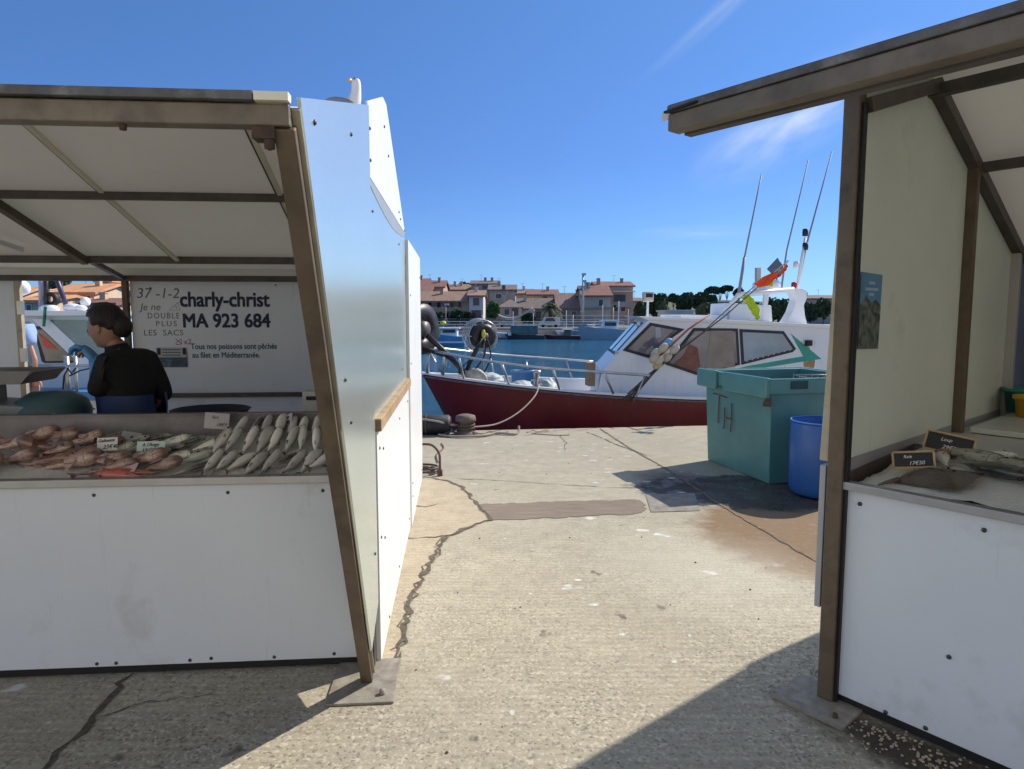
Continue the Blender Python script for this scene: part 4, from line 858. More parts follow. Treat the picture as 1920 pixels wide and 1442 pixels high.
rope('mooring_rope', [(cx - .1, cy, .12), (-.8, 8.9, .14), (-1.0, 8.85, .2), (-1.3, 8.9, .22), (-1.6, 8.9, .2)], .014, M_rope, 'pale rope leading left from the bollard across the black fender')
rope('mooring_rope', [(cx + .1, cy - .08, .04), (-.40, 8.93, .02), (-.3, 9.02, .03), (-.15, 9.0, .02), (-.05, 9.07, .025)], .011, M_rope, 'short pale rope end right beside the bollard foot')
rope('mooring_rope', [(cx - .06, cy - .14, .03), (-.85, 8.95, .06), (-.95, 9.05, .10), (-.8, 9.1, .12), (-.7, 8.98, .08), (-.88, 8.85, .03)], .012, M_ropeD, 'dark tangled rope between the bollard and the black fender')
rope('thin_line', [(.20, 9.1, .01), (.27, 9.2, .02), (.34, 9.12, .015), (.42, 9.22, .02), (.50, 9.25, .01), (.40, 9.15, .02), (.30, 9.08, .01), (.26, 9.0, .01)], .006, mat('tan_line', (.45, .33, .2), .9), 'thin tan line knotted in a small tangle on the quay edge')
rope('thin_line', [(.28, 9.0, .008), (.45, 8.92, .008), (.62, 8.88, .008), (.75, 8.9, .008)], .005, M_ropeD, 'thin dark line lying straight on the quay by the tangle')
fd = thing('tyre_fender', 'black rubber drum fender lying on the quay edge left of the bollard', 'fender', (-1.12, 8.98, .13))
b = B(); q = MX.Rotation(pi / 2, 3, 'Y'); b.lathe([(0, -.32), (.10, -.32), (.13, -.29), (.13, .29), (.10, .32), (0, .32)], (0, 0, 0), 28, q); b.build('drum', M_rubber, fd)
b = B(); [b.tube([(x, .131 * cos(a), .131 * sin(a)) for a in [k * pi / 12 for k in range(24)]], .009, 6, closed=True) for x in (.0,)]; b.build('band', M_ropeD, fd)
# rusty hose hook and coil at the end panel
hh = thing('mooring_ring', 'rusty bent iron hoop standing on the quay beside the white end panel', 'ring', (-.80, 6.62, 0))
b = B(); b.tube(catm([(.10, 0, .0), (.10, 0, .12), (.09, .02, .22), (.02, .06, .29), (-.08, .12, .29), (-.14, .18, .27)]), .012, 8); b.build('hoop', M_rust, hh)
b = B(); b.lathe([(0, 0), (.026, 0), (.026, .06), (.018, .07), (0, .07)], (.10, 0, 0), 10); b.build('collar', M_rust, hh)
b = B(); b.tube([(-.86 + .13 * cos(a), 6.72 + .10 * sin(a), .015 + .012 * a / 3) for a in [i * .35 for i in range(52)]], .011, 7); tag(b.build('hose_coil', mat('brown_hose', (.10, .06, .04), .5), loc=(-.86, 6.72, 0)), 'small brown hose coil lying at the foot of the end panel', 'hose')
rope('thin_line', [(-.86, 8.3, .01), (-.8, 8.0, .01), (-.84, 7.6, .01), (-.78, 7.2, .012)], .006, M_ropeD, 'thin dark line trailing from the fender towards the stall')
# shed fish scales, butts and pebbles
M_bit = mat('dark_scrap', (.09, .065, .045), .8, var=.6, vs=3); rnd = random.Random(31); b = B()
for k in range(55):
    x, y = rnd.uniform(-.45, 1.9), rnd.uniform(2.2, 8.5); s = rnd.uniform(.002, .007); b.ball((x, y, .003), (s, s * rnd.uniform(.6, 1.6), s * .6), 6, 4)
tag(b.build('ground_litter', M_bit), 'scattered dark crumbs and scraps on the sunny concrete', 'litter', kind='stuff')
rnd = random.Random(32); b = B()
for k in range(420):
    t = rnd.random(); x, y = 1.30 + t * .60 + rnd.gauss(0, .05), 2.48 - t * .72 + rnd.gauss(0, .05)
    s = rnd.uniform(.003, .007); b.ball((x, y, .003), (s, s, s * .6), 6, 4)
tag(b.build('ground_gravel', mat('pale_grit', (.42, .36, .26), .9, var=.4, vs=40)), 'loose pale grit along the foot of the right stall panel', 'gravel', kind='stuff')
b = B()
for k in range(60):
    a = rnd.uniform(0, 2 * pi); r_ = rnd.uniform(0, .07); p = V((1.36 + r_ * cos(a), 2.86 + r_ * sin(a) * .5, .003)); q = p + V((rnd.uniform(-.02, .02), rnd.uniform(-.02, .02), rnd.uniform(.01, .035)))
    b.add([p, p + V((.004, 0, 0)), q], [(0, 1, 2)])
tag(b.build('weed_tuft', mat('moss', (.10, .13, .03), .8), fix=False), 'tiny green weeds at the foot plate of the right stall', 'weeds', kind='stuff')
M_drop = mat('droppings', (.56, .56, .51), .8, var=.35, vs=50)
def blot(b, x, y, r, el_, z, seed):
    n = 18; rr = random.Random(seed); b.add([(x + r * el_ * cos(a) * (1 + .8 * noise.noise(V((cos(a) * 2, sin(a) * 2, seed)))), y + r * sin(a) * (1 + .35 * noise.noise(V((cos(a) * 1.5, sin(a) * 1.5, seed + 9)))), .0012) for a in [2 * pi * k / n for k in range(n)]], [list(range(n))])
b = B(); rnd = random.Random(41)
for i, (x, y, r, e_) in enumerate(((0, 2.58, .016, .7), (.44, 3.6, .018, 1.5), (.54, 3.25, .014, 1.2), (.73, 2.98, .011, 1.2), (.39, 3.95, .016, 1.5), (.60, 5.2, .03, 1.6), (.95, 4.9, .03, 1.5), (.1, 5.5, .03, 1.5))): blot(b, x, y, r, e_, .0045, i + 1)
for i in range(46): blot(b, rnd.uniform(-.4, 1.9), rnd.uniform(5.9, 8.8), rnd.uniform(.008, .024), rnd.uniform(1, 2.6), .0045, i + 20)
tag(b.build('gull_droppings', M_drop, fix=False), 'white gull droppings spattered over the quay concrete', 'droppings', kind='stuff')
# gull on the roof ridge
gl = thing('gull', 'white gull with grey wings standing on the roof ridge of the left stall', 'gull', Lw(-.215, 1.0, roof_z(1.0) + .015), LRZ + .1); gl.scale = (.75, .75, .97)
M_gw = mat('gull_white', (.78, .78, .78), .7, var=.05); M_gg = mat('gull_grey', (.22, .24, .26), .7); M_gb = mat('gull_beak', (.7, .42, .05), .4)
vs, fs = skin([(-.15, 0, .115), (-.08, 0, .135), (.0, 0, .15), (.045, 0, .19), (.055, 0, .245), (.056, 0, .295), (.05, 0, .318)], [(i, i + 1) for i in range(6)], [.018, .05, .064, .056, .038, .036, .030], 2)
b = B(); b.add(vs, fs, True); b.build('body', M_gw, gl, fix=False)
for sg in (-1, 1):
    b = B(); b.ball((-.05, sg * .052, .155), (.12, .016, .045), 14, 8, MX.Rotation(.12, 3, 'Y')); b.build('wing', M_gg, gl)
    b = B(); b.tube([(.0, sg * .025, .14), (.005, sg * .025, .0), (.035, sg * .025, .004)], .005, 6); b.build('leg', M_gb, gl)
b = B(); b.tube([(.02, -.02, .305), (.0, -.035, .297), (-.01, -.042, .287)], [.010, .007, .002], 6); b.build('beak', M_gb, gl)
b = B(); b.ball((.044, -.028, .312), .0055, 8, 6); b.build('eye', M_black, gl)
b = B(); b.prism([(-.14, -.02), (-.25, -.03), (-.25, .03), (-.14, .02)], (.11, .118), lambda a, c, t: (a, c, t)); b.build('tail', M_gw, gl)
# ------------------------------------------------------------------ people
def head_geo(b, c, R3, s=1.0):
    """head facing local +x: cranium, brow, nose, lips, chin, ears"""
    def f(p):
        x, y, z = p
        k = 1.0
        if x > 0:
            face = x
            w = 1 - .20 * max(0, -z) * face
            y *= w
            d = 0
            d += .26 * math.exp(-((y / .13) ** 2 + ((z + .10) / .16) ** 2)) * (1 if x > .5 else 0)     # nose
            d += .10 * math.exp(-((y / .10) ** 2 + ((z - .08) / .12) ** 2)) * (1 if x > .5 else 0)
            d += .10 * math.exp(-((y / .25) ** 2 + ((z + .42) / .07) ** 2)) * (1 if x > .4 else 0)      # upper lip
            d += .09 * math.exp(-((y / .22) ** 2 + ((z + .55) / .07) ** 2)) * (1 if x > .4 else 0)
            d += .22 * math.exp(-((y / .30) ** 2 + ((z + .80) / .16) ** 2)) * (1 if x > .2 else 0)      # chin
            d -= .07 * math.exp(-(((abs(y) - .34) / .14) ** 2 + ((z - .03) / .10) ** 2)) * (1 if x > .4 else 0)   # eye sockets
            d += .05 * math.exp(-(((abs(y) - .30) / .25) ** 2 + ((z - .20) / .07) ** 2)) * (1 if x > .4 else 0)   # brow
            x += d
        if z < -.3 and x < 0: x *= 1 - .35 * (-z - .3)
        return V((x, y, z))
    b.ball(c, (.093 * s, .073 * s, .115 * s), 40, 30, R3, f)
    for sg in (-1, 1): b.ball(V(c) + R3 @ V((-.008, sg * .074 * s, -.005)), (.017, .008, .03), 10, 8, R3)
def hand_geo(b, w, M3, curl=.5, s=1.0, left=False):
    """hand from wrist w, local +x = fingers, +z = back of hand"""
    sg = -1 if left else 1; w = V(w)
    P = lambda x, y, z: w + M3 @ V((x * s, y * s * sg, z * s))
    b.ball(P(.045, 0, 0), (.052 * s, .042 * s, .017 * s), 14, 10, M3)
    for k, (y, L) in enumerate(((-.030, .072), (-.010, .082), (.010, .077), (.029, .060))):
        pts = [P(.075, y, 0)]; a = 0; x, z = .075, 0
        for j, sl_ in enumerate((.45, .32, .23)):
            a += curl * (.7 if j == 0 else 1); x += L * sl_ * cos(a); z -= L * sl_ * sin(a); pts.append(P(x, y * 1.05, z))
        b.tube(pts, [.0095 * s, .009 * s, .008 * s, .0055 * s], 8)
    b.tube([P(.015, -.035, -.004), P(.045, -.060, -.012), P(.07, -.066, -.026), P(.088, -.06, -.036)], [.013 * s, .011 * s, .0095 * s, .006 * s], 8)
def person(name, label, loc, rz, J, mats, hairfn, clothes, hands, headrot, headpos):
    o = thing(name, label, 'person', loc, rz)
    b = B()
    keys = list(J); idx = {k: i for i, k in enumerate(keys)}
    E_ = [('pel', 'sp'), ('sp', 'ch'), ('ch', 'nk'), ('nk', 'hd'), ('ch', 'shl'), ('shl', 'ell'), ('ell', 'wrl'), ('ch', 'shr'), ('shr', 'elr'), ('elr', 'wrr'), ('pel', 'hil'), ('hil', 'knl'), ('knl', 'anl'), ('anl', 'tol'), ('pel', 'hir'), ('hir', 'knr'), ('knr', 'anr'), ('anr', 'tor')]
    rad = dict(pel=.10, sp=.085, ch=.09, nk=.052, hd=.055, shl=.034, ell=.030, wrl=.03, shr=.024, elr=.022, wrr=.03, hil=.085, knl=.06, anl=.042, tol=.035, hir=.085, knr=.06, anr=.042, tor=.035)
    vs, fs = skin([J[k] for k in keys], [(idx[a], idx[c]) for a, c in E_], [rad[k] for k in keys], 2)
    b.add(vs, fs, True); head_geo(b, headpos, headrot); b.m = 0
    for (w_, M3, cu, lf) in hands: hand_geo(b, w_, M3, cu, 1, lf)
    b.build('body', mats['skin'], o, fix=False)
    for (nm, ks, es, rr, mm) in clothes:
        ix = {k: i for i, k in enumerate(ks)}
        vs, fs = skin([J[k] if k in J else EX[k] for k in ks], [(ix[a], ix[c]) for a, c in es], rr, 2)
        b = B(); b.add(vs, fs, True); b.build(nm, mm, o, fix=False)
    hairfn(o)
    return o
EX = {}
# fishmonger: faces left, looks down, gloved right hand raised to her chin, left hand tucked at the hip
WX = Lw(0, 0, 0); wloc = V((-2.165, 3.90, 0))
# local +x of the figure = facing direction (to the left of the picture)
wrz = pi - .12
JW = dict(pel=(0, 0, .86), sp=(.0, 0, 1.02), ch=(.015, 0, 1.235), nk=(.055, 0, 1.355), hd=(.085, 0, 1.43),
          shl=(-.03, -.145, 1.29), ell=(-.095, -.18, 1.09), wrl=(-.02, -.185, 1.0), shr=(.04, .13, 1.28), elr=(.075, .17, 1.12), wrr=(.105, .08, 1.27),
          hil=(0, -.09, .84), knl=(.02, -.10, .46), anl=(0, -.10, .08), tol=(.13, -.10, .035), hir=(0, .09, .84), knr=(.02, .10, .46), anr=(0, .10, .08), tor=(.13, .10, .035))
hr = MX.Rotation(.22, 3, 'Y'); hp = V((.125, 0, 1.483))
def whair(o):
    b = B()
    def hf(p):
        x, y, z = p
        n_ = 1 + .05 * noise.noise(V((x * 4, y * 4, z * 4)))
        if x > .30 and z < .50: n_ *= max(.40, 1 - (x - .30) * 1.2)
        if x > .05 and z < -.15: n_ *= .7
        if z < -.45: n_ *= .8
        if z < .0 and x > -.42: n_ *= .80
        return p * n_
    b.ball(hp + hr @ V((-.014, 0, .022)), (.112, .092, .120), 32, 24, hr, hf)
    b.build('hair', M_hair, o, fix=False)
    b = B(); b.ball(hp + hr @ V((-.098, 0, -.012)), (.056, .058, .066), 20, 14, hr, lambda p: p * (1 + .12 * noise.noise(p * 4))); b.build('hair_bun', M_hair, o, fix=False)
    # apron and bib strap, gloves
    b = B()
    b.grid(28, 12, lambda u, v: ((.178 + .010 * sin(v * 9 + u * 5)) * cos((u - .5) * 5.8) - .01, (.172 + .008 * sin(u * 14)) * sin((u - .5) * 5.8), 1.115 - v * .50)); b.build('apron', M_apron, o, fix=False)
    Mr = (MX.Rotation(-.85, 3, 'Y')); b = B(); hand_geo(b, (.125, .07, 1.285), Mr @ MX.Rotation(.3, 3, 'X'), .85, 1.4)
    b.tube([(.088, .10, 1.22), (.105, .085, 1.26), (.135, .065, 1.305)], [.060, .052, .044], 12); b.build('glove', M_glove, o, fix=False)
    b = B(); Ml = MX.Rotation(.9, 3, 'Y') @ MX.Rotation(.2, 3, 'Z'); hand_geo(b, (-.01, -.185, .99), Ml, .6, 1.1, True); b.tube([(-.035, -.185, 1.015), (-.005, -.185, .985)], [.036, .034], 12); b.build('glove', M_gloveD, o, 'dark glove', fix=False)
    for sg in (-1, 1):
        b = B(); b.ball(hp + hr @ V((.088, sg * .026, .003)), (.006, .009, .006), 8, 6); b.build('eye', flat('eye_dark', (.02, .015, .01), .2), o)
    b = B(); b.tube([hp + hr @ V((-.01 + .004 * cos(k), 0, 0)) + V((0, -.082, -.02)) for k in (0, 1)], .003, 5)
    b = B(); b.lathe([(.062, 0), (.066, .018), (.060, .05), (.056, .05), (.058, .0)], (.052, 0, 1.335), 20, MX.Rotation(.25, 3, 'Y')); b.build('collar', M_sweater, o)
EX.update(hem=(0, 0, .93), cuffl=(-.075, -.187, 1.055), cuffr=(.09, .125, 1.195))
person('person', 'person in black jumper, blue glove and navy apron behind the fish counter, looking down left', wloc, wrz, JW, dict(skin=M_skin), whair,
       [('jumper', ['hem', 'sp', 'ch', 'nk', 'shl', 'ell', 'cuffl', 'shr', 'elr', 'cuffr'], [('hem', 'sp'), ('sp', 'ch'), ('ch', 'nk'), ('ch', 'shl'), ('shl', 'ell'), ('ell', 'cuffl'), ('ch', 'shr'), ('shr', 'elr'), ('elr', 'cuffr')],
         [.132, .126, .140, .068, .072, .053, .042, .070, .053, .042], M_sweater),
        ('trousers', ['pel', 'hil', 'knl', 'anl', 'hir', 'knr', 'anr'], [('pel', 'hil'), ('hil', 'knl'), ('knl', 'anl'), ('pel', 'hir'), ('hir', 'knr'), ('knr', 'anr')], [.145, .10, .08, .06, .10, .08, .06], M_black)],
       [((-.01, -.185, .99), MX.Rotation(.9, 3, 'Y'), .6, True), ((.125, .07, 1.285), MX.Rotation(-.85, 3, 'Y') @ MX.Rotation(.3, 3, 'X'), .85, False)], hr, hp)
# man on the quay, seen past the back post: pale blue shirt, arm hanging
JM = dict(pel=(0, 0, .92), sp=(.0, 0, 1.10), ch=(.0, 0, 1.33), nk=(.02, 0, 1.47), hd=(.03, 0, 1.55),
          shl=(0, .175, 1.40), ell=(-.03, .24, 1.10), wrl=(.06, .20, .90), shr=(0, -.175, 1.40), elr=(-.04, -.265, 1.10), wrr=(.05, -.20, .90),
          hil=(0, .09, .9), knl=(0, .1, .5), anl=(0, .1, .08), tol=(.14, .1, .035), hir=(0, -.09, .9), knr=(0, -.1, .5), anr=(0, -.1, .08), tor=(.14, -.1, .035))
EX2 = dict(hem=(0, 0, .95), slr=(-.022, -.225, 1.24), sll=(-.02, .215, 1.24)); EX.update(EX2)
EX['hem'] = (0, 0, .95)
def mhair(o):
    b = B(); b.ball((.02, 0, 1.63), (.10, .083, .10), 24, 16, None, lambda p: p * (.6 if p.x > .4 and p.z < .3 else 1)); b.build('hair', M_hair, o, fix=False)
M_shirt = mat('blue_shirt', (.26, .36, .62), .8, var=.08, vs=9, bump=.3, bs=25); M_jean = mat('dark_trousers', (.03, .035, .05), .85)
person('person', 'person in pale blue T-shirt standing on the quay behind the stall post, arm bent', (-5.13, 7.05, 0), pi / 2 + .2, JM, dict(skin=mat('skin_tan', (.50, .25, .16), .5, var=.1, vs=10)), mhair,
       [('shirt', ['hem', 'sp', 'ch', 'nk', 'shl', 'sll', 'shr', 'slr'], [('hem', 'sp'), ('sp', 'ch'), ('ch', 'nk'), ('ch', 'shl'), ('shl', 'sll'), ('ch', 'shr'), ('shr', 'slr')], [.165, .15, .165, .07, .085, .07, .085, .07], M_shirt),
        ('trousers', ['pel', 'hil', 'knl', 'anl', 'hir', 'knr', 'anr'], [('pel', 'hil'), ('hil', 'knl'), ('knl', 'anl'), ('pel', 'hir'), ('hir', 'knr'), ('knr', 'anr')], [.15, .11, .085, .065, .11, .085, .065], M_jean)],
       [((.05, -.20, .90), MX.Rotation(1.2, 3, 'Y'), .4, False), ((.06, .20, .90), MX.Rotation(1.2, 3, 'Y'), .4, True)], MX.Identity(3), V((.045, 0, 1.61)))
# ------------------------------------------------------------------ red fishing boat alongside the quay
BO = V((-1.47, 11.3, 0)); BZ = R(7.3); BM = MX.Translation(BO) @ MX.Rotation(BZ, 4, 'Z'); BI = BM.inverted()
def W(px, py, yl):
    """survey: where the sight line through a pixel meets the boat's own plane y = yl (boat space)"""
    o = BI @ V((0, 0, H)); p = BI @ at(px, py, 10); d = p - o; return o + d * ((yl - o.y) / d.y)
boat = thing('fishing_boat', 'red-hulled fishing boat with white wheelhouse moored along the quay', 'boat', BO, BZ)
M_hred = mat('red_hull_paint', (.15, .010, .015), .3, var=.2, vs=1.5, dirt=((.07, .012, .014), .06, 2.5), streak=((.26, .07, .05), .07), bump=.04, bs=8)
M_bw = mat('boat_white', (.80, .81, .84), .35, var=.04, vs=1.5, dirt=((.62, .55, .45), .03, 3), streak=((.55, .44, .32), .09))
M_bw2 = mat('boat_white_clean', (.80, .81, .82), .35, var=.03, streak=((.6, .5, .4), .05))
M_deck = mat('deck_grey', (.42, .44, .44), .7, var=.15, vs=4)
def hbm(X):
    return 1.5 * (1 - (1 - min(1, X / 4.8)) ** 2.1) * (1 if X < 8 else 1 - .03 * (X - 8))
def shz(X): return .60 - .115 * X + .0098 * X * X
def hull_pt(X, t, sg):
    """t: 0 at the sheer .. 1 below the water"""
    z0 = shz(X); z = z0 - t * (z0 + 1.25); rk = .52 * max(0, 1 - X / 2.6) ** 1.3
    hb_ = hbm(X) * (1 - .16 * t ** 1.4) * (1 - .10 * t * max(0, 1 - X / 4))
    return V((X + rk * (z0 - z), sg * hb_, z))
XS = [0, .08, .2, .4, .7, 1, 1.4, 1.9, 2.5, 3.2, 4, 5, 6, 7, 8, 9, 10, 10.6]
b = B()
for sg in (-1, 1):
    b.add([hull_pt(X, t / 6, sg) for X in XS for t in range(7)], [(i * 7 + j, i * 7 + j + 1, (i + 1) * 7 + j + 1, (i + 1) * 7 + j) for i in range(len(XS) - 1) for j in range(6)], True)
b.add([hull_pt(10.6, t / 6, sg) for sg in (-1, 1) for t in range(7)], [(j, j + 1, 8 + j, 7 + j) for j in range(6)])
hull = b.build('hull', M_hred, boat)
b = B()   # bulwark inside + deck
for sg in (-1, 1):
    b.add([hull_pt(X, t_, sg) + V((.05, -sg * min(.05, hbm(X) * .9), 0)) for X in XS for t_ in (0, .24)], [(2 * i, 2 * i + 1, 2 * i + 3, 2 * i + 2) for i in range(len(XS) - 1)])
b.build('bulwark', M_bw, boat, fix=False)
b = B(); b.add([hull_pt(X, .22, sg) + V((.04, -sg * min(.04, hbm(X) * .9), 0)) for X in XS for sg in (-1, 1)], [(2 * i, 2 * i + 1, 2 * i + 3, 2 * i + 2) for i in range(len(XS) - 1)]); b.build('deck', M_deck, boat, fix=False)
b = B()
for sg in (-1, 1):
    L = [V((X, sg * hbm(X), shz(X))) for X in XS]
    vs = []
    for p in L: vs += [p + V((0, sg * .02, .002)), p + V((0, sg * .02, .035)), p + V((0, -sg * .09, .035)), p + V((0, -sg * .09, .002))]
    b.add(vs, [(i * 4 + j, i * 4 + (j + 1) % 4, (i + 1) * 4 + (j + 1) % 4, (i + 1) * 4 + j) for i in range(len(XS) - 1) for j in range(4)])
b.build('gunwale', M_bw2, boat)
b = B()
for sg in (-1, 1): b.tube([hull_pt(X, .02, sg) + V((0, sg * .012, 0)) for X in XS], .018, 6)
b.build('rubbing_strake', mat('strake', (.16, .12, .12), .6, var=.4, vs=15), boat)
# wheelhouse
yn = -1.02
def wp(px, py, yl=yn): p = W(px, py, yl); return (p.x, p.z)
side = [wp(1128, 697), wp(1217, 598), wp(1330, 603), wp(1548, 614), wp(1900, 628), wp(1900, 830), wp(1112, 775)]
xf0 = side[1][0] + .05
b = B(); b.prism(side, (yn, .80), lambda a, c, t: (a + (.36 if t > 0 and a < xf0 else 0), t, c)); wh = b.build('wheelhouse', M_bw, boat, bevel=.02)
b = B(); b.prism([wp(1196, 593), wp(1330, 598), wp(1548, 609), wp(1900, 622), wp(1900, 634), wp(1548, 616), wp(1330, 605), wp(1212, 600)], (yn - .03, .86), lambda a, c, t: (a + (.34 if t > 0 and a < xf0 + .1 else 0), t, c)); b.build('roof', M_bw2, wh, bevel=.01)
M_frm = flat('window_rubber', (.02, .022, .035), .5)
M_pane = mat('boat_pane', (.17, .16, .18), .08, var=.35, vs=1.5, spec=.9); M_pane2 = mat('boat_pane_clear', (.22, .30, .38), .05, var=.3, vs=1.2, spec=.9)
def win(pxs, yl, pane, nm='window', shrink=.045, ext=.012):
    P = [V(wp(x, y, yl)) for x, y in pxs]; c = sum(P, V((0, 0))) / len(P)
    b = B(); b.prism([tuple(p) for p in P], (yl - ext, yl + .002), lambda a, c_, t: (a, t, c_)); fr = b.build(nm, M_frm, wh)
    In = []
    n = len(P)
    for i in range(n):
        e1 = (P[i] - P[i - 1]).normalized(); e2 = (P[(i + 1) % n] - P[i]).normalized()
        bis = (e2 - e1).normalized(); k = shrink / max(.35, abs(V((-e1.y, e1.x)).dot(bis))); q = P[i] + bis * k
        if (c - P[i]).dot(bis) < 0: q = P[i] - bis * k
        In.append(tuple(q))
    b = B(); b.prism(In, (yl - ext - .004, yl - ext + .001), lambda a, c_, t: (a, t, c_)); b.build('pane', pane, fr); return fr, In
w1, _ = win([(1167, 657), (1219, 605), (1283, 617), (1262, 632), (1218, 672)], yn, M_pane)
w2, _ = win([(1246, 683), (1300, 615), (1383, 616), (1387, 684), (1305, 703)], yn, M_pane)
w3, _ = win([(1386, 617), (1469, 621), (1492, 654), (1486, 660), (1390, 684)], yn, M_pane2)
def decal(nm, pxs, mm, yl, par, t=.004): b = B(); b.prism([wp(x, y, yl) for x, y in pxs], (yl - t, yl), lambda a, c_, t_: (a, t_, c_)); return b.build(nm, mm, par)
decal('orange_jacket', [(1280, 668), (1292, 645), (1308, 652), (1314, 695), (1302, 696), (1262, 682)], mat('orange_dull', (.22, .085, .06), .6, var=.3, vs=8), yn - .0165, w2)
decal('chart_sheet', [(1333, 620), (1372, 620), (1378, 688), (1322, 692)], mat('beige_dull', (.30, .24, .2), .6, var=.2, vs=4), yn - .0165, w2)
decal('chart_sheet', [(1229, 614), (1238, 614), (1240, 632), (1229, 634)], flat('pale_dull', (.4, .42, .45)), yn - .0165, w1)
for k in range(9):
    b = B(); x0, z0 = wp(1400 + k * 10, 677 - k * 2.6); b.box((x0, yn - .016, z0), (.02, .006, .012)); b.build('snap_stud', M_steel, w3)
# narrow windscreen on the sloping front face
fA, fB = V((side[0][0], 0, side[0][1])), V((side[1][0], 0, side[1][1]))
fd_ = (fB - fA); fn = V((-fd_.z, 0, fd_.x)).normalized() * 1
if fn.x > 0: fn = -fn
def fpnt(t, y, o): return fA + fd_ * t + V((.36 * (y - yn) / (.8 - yn), y, 0)) + fn * o
for (y0, y1) in ((-.72, -.02), (.12, .68)):
    b = B(); b.prism([(.30, y0), (.92, y0), (.92, y1), (.30, y1)], (-.002, .010), lambda a, c, t: tuple(fpnt(a, c, t))); fr = b.build('windscreen', M_frm, wh)
    b = B(); b.prism([(.34, y0 + .05), (.88, y0 + .05), (.88, y1 - .05), (.34, y1 - .05)], (.010, .014), lambda a, c, t: tuple(fpnt(a, c, t))); b.build('pane', M_pane2, fr)
b = B(); b.box((wp(1110, 700)[0], yn + .12, wp(1110, 700)[1] - .02), (.10, .26, .36)); b.build('wood_panel', mat('brown_board', (.30, .19, .10), .6, var=.2, vs=9, dirt=((.12, .08, .05), .1, 4)), boat)
M_teal = mat('teal_paint', (.03, .33, .27), .4, var=.1)
decal('teal_stripe', [(1482, 625), (1540, 673), (1512, 677), (1398, 695), (1330, 708), (1330, 705), (1398, 687), (1506, 668)], M_teal, yn - .001, wh)
decal('rust_streak', [(1506, 668), (1514, 640), (1520, 660), (1528, 676), (1524, 705), (1508, 708)], mat('rust_orange', (.42, .28, .14), .8, var=.4, vs=12), yn - .0005, wh, .003)
b = B(); p = wp(1513, 643); b.box((p[0], yn - .05, p[1]), (.10, .07, .09)); b.build('deck_lamp', M_black, wh, bevel=.01)
for (x, y) in ((1155, 660), (1196, 607)):
    p = wp(x, y); b = B(); b.box((p[0], yn - .02, p[1]), (.05, .04, .05)); b.build('cleat', M_steel, wh)
# skylight ribs along the roof edge
for k in range(5):
    p = wp(1345 + k * 32, 606 + k * 1.6); b = B(); b.ball((p[0], yn + .02, p[1] + .02), (.10, .04, .028), 14, 8); b.build('roof_vent', M_bw2, wh)
# superstructure on the wheelhouse roof
yc = -.1
def q2(px, py, yl=yc): p = W(px, py, yl); return V((p.x, yl, p.z))
b = B(); b.prism([wp(1352, 569, yc), wp(1428, 573, yc), wp(1430, 603, yc), wp(1350, 601, yc)], (-.45, .35), lambda a, c, t: (a, t, c)); b.build('roof_locker', M_bw2, boat, bevel=.02)
b = B(); b.prism([wp(1260, 590, yc), wp(1345, 592, yc), wp(1345, 602, yc), wp(1262, 600, yc)], (-.5, .5), lambda a, c, t: (a, t, c)); b.build('roof_hatch', M_bw2, boat, bevel=.01)
arch = None
b = B()
for yl in (-.42, .42):
    b.tube([q2(1355, 590, yl), q2(1384, 553, yl), q2(1488, 543, yl)], .045, 8)
b.bar(q2(1384, 553, -.42), q2(1384, 553, .42), .07, .05); b.bar(q2(1480, 543, -.42), q2(1480, 543, .42), .07, .05)
b.bar(q2(1437, 549, -.42), q2(1430, 601, -.42), .07, .07); b.bar(q2(1437, 549, .42), q2(1430, 601, .42), .07, .07)
arch = b.build('mast_arch', M_bw2, boat)
b = B(); b.prism([wp(x, y, yc) for x, y in ((1486, 546), (1492, 540), (1504, 541), (1513, 545), (1512, 560), (1507, 572), (1509, 592), (1514, 610), (1470, 608), (1484, 585), (1492, 562))], (-.12, .12), lambda a, c, t: (a, t, c)); b.build('funnel_fin', M_bw2, boat, bevel=.02)
p = q2(1437, 546); sc_ = 10.5 / 1300
b = B(); b.lathe([(0, 0), (.22, .0), (.24, .04), (.23, .13), (.17, .19), (0, .20)], p, 28); b.build('radar_dome', M_bw2, boat)
b = B(); b.lathe([(0, 0), (.24, 0), (.24, -.03), (0, -.03)], p, 28); b.build('radar_base', flat('radar_base', (.1, .1, .1)), boat)
p = q2(1457, 503); s_ = .17
b = B(); b.add([p + V(v_) * s_ for v_ in ((0, 0, 1.05), (0, 0, -1.05), (1.2, .2, -.1), (-1.2, -.2, -.1), (.2, -1.0, -.1), (-.2, 1.0, -.1))], [(0, 4, 2), (0, 2, 5), (0, 5, 3), (0, 3, 4), (1, 2, 4), (1, 5, 2), (1, 3, 5), (1, 4, 3)]); b.bar(p + V((0, 0, -.16)), p + V((0, 0, -.32)), .02, .02); b.build('radar_reflector', flat('reflector_grey', (.22, .23, .25), .4, .5), boat)
b = B(); b.bar(q2(1421, 548), q2(1421, 502), .075, .075); b.build('exhaust', M_steel, boat)
def aerial(pts, r, nm='aerial', mm=None): b = B(); b.tube([q2(x, y, yl) for x, y, yl in pts], r, 6); return b.build(nm, mm or flat('aerial_grey', (.22, .24, .28), .5), boat)
aerial([(1385, 552, -.42), (1396, 482, -.42)], [.026, .022]); aerial([(1396, 482, -.42), (1428, 326, -.42)], [.014, .010]); aerial([(1464, 548, 0), (1475, 470, 0), (1516, 299, 0)], [.018, .013, .009])
aerial([(1493, 548, .42), (1512, 460, .42), (1560, 284, .42)], [.024, .016, .010])
aerial([(1494, 545, .1), (1503, 490, .1), (1510, 446, .1)], [.03, .028, .022], 'light_pole', M_bw2)
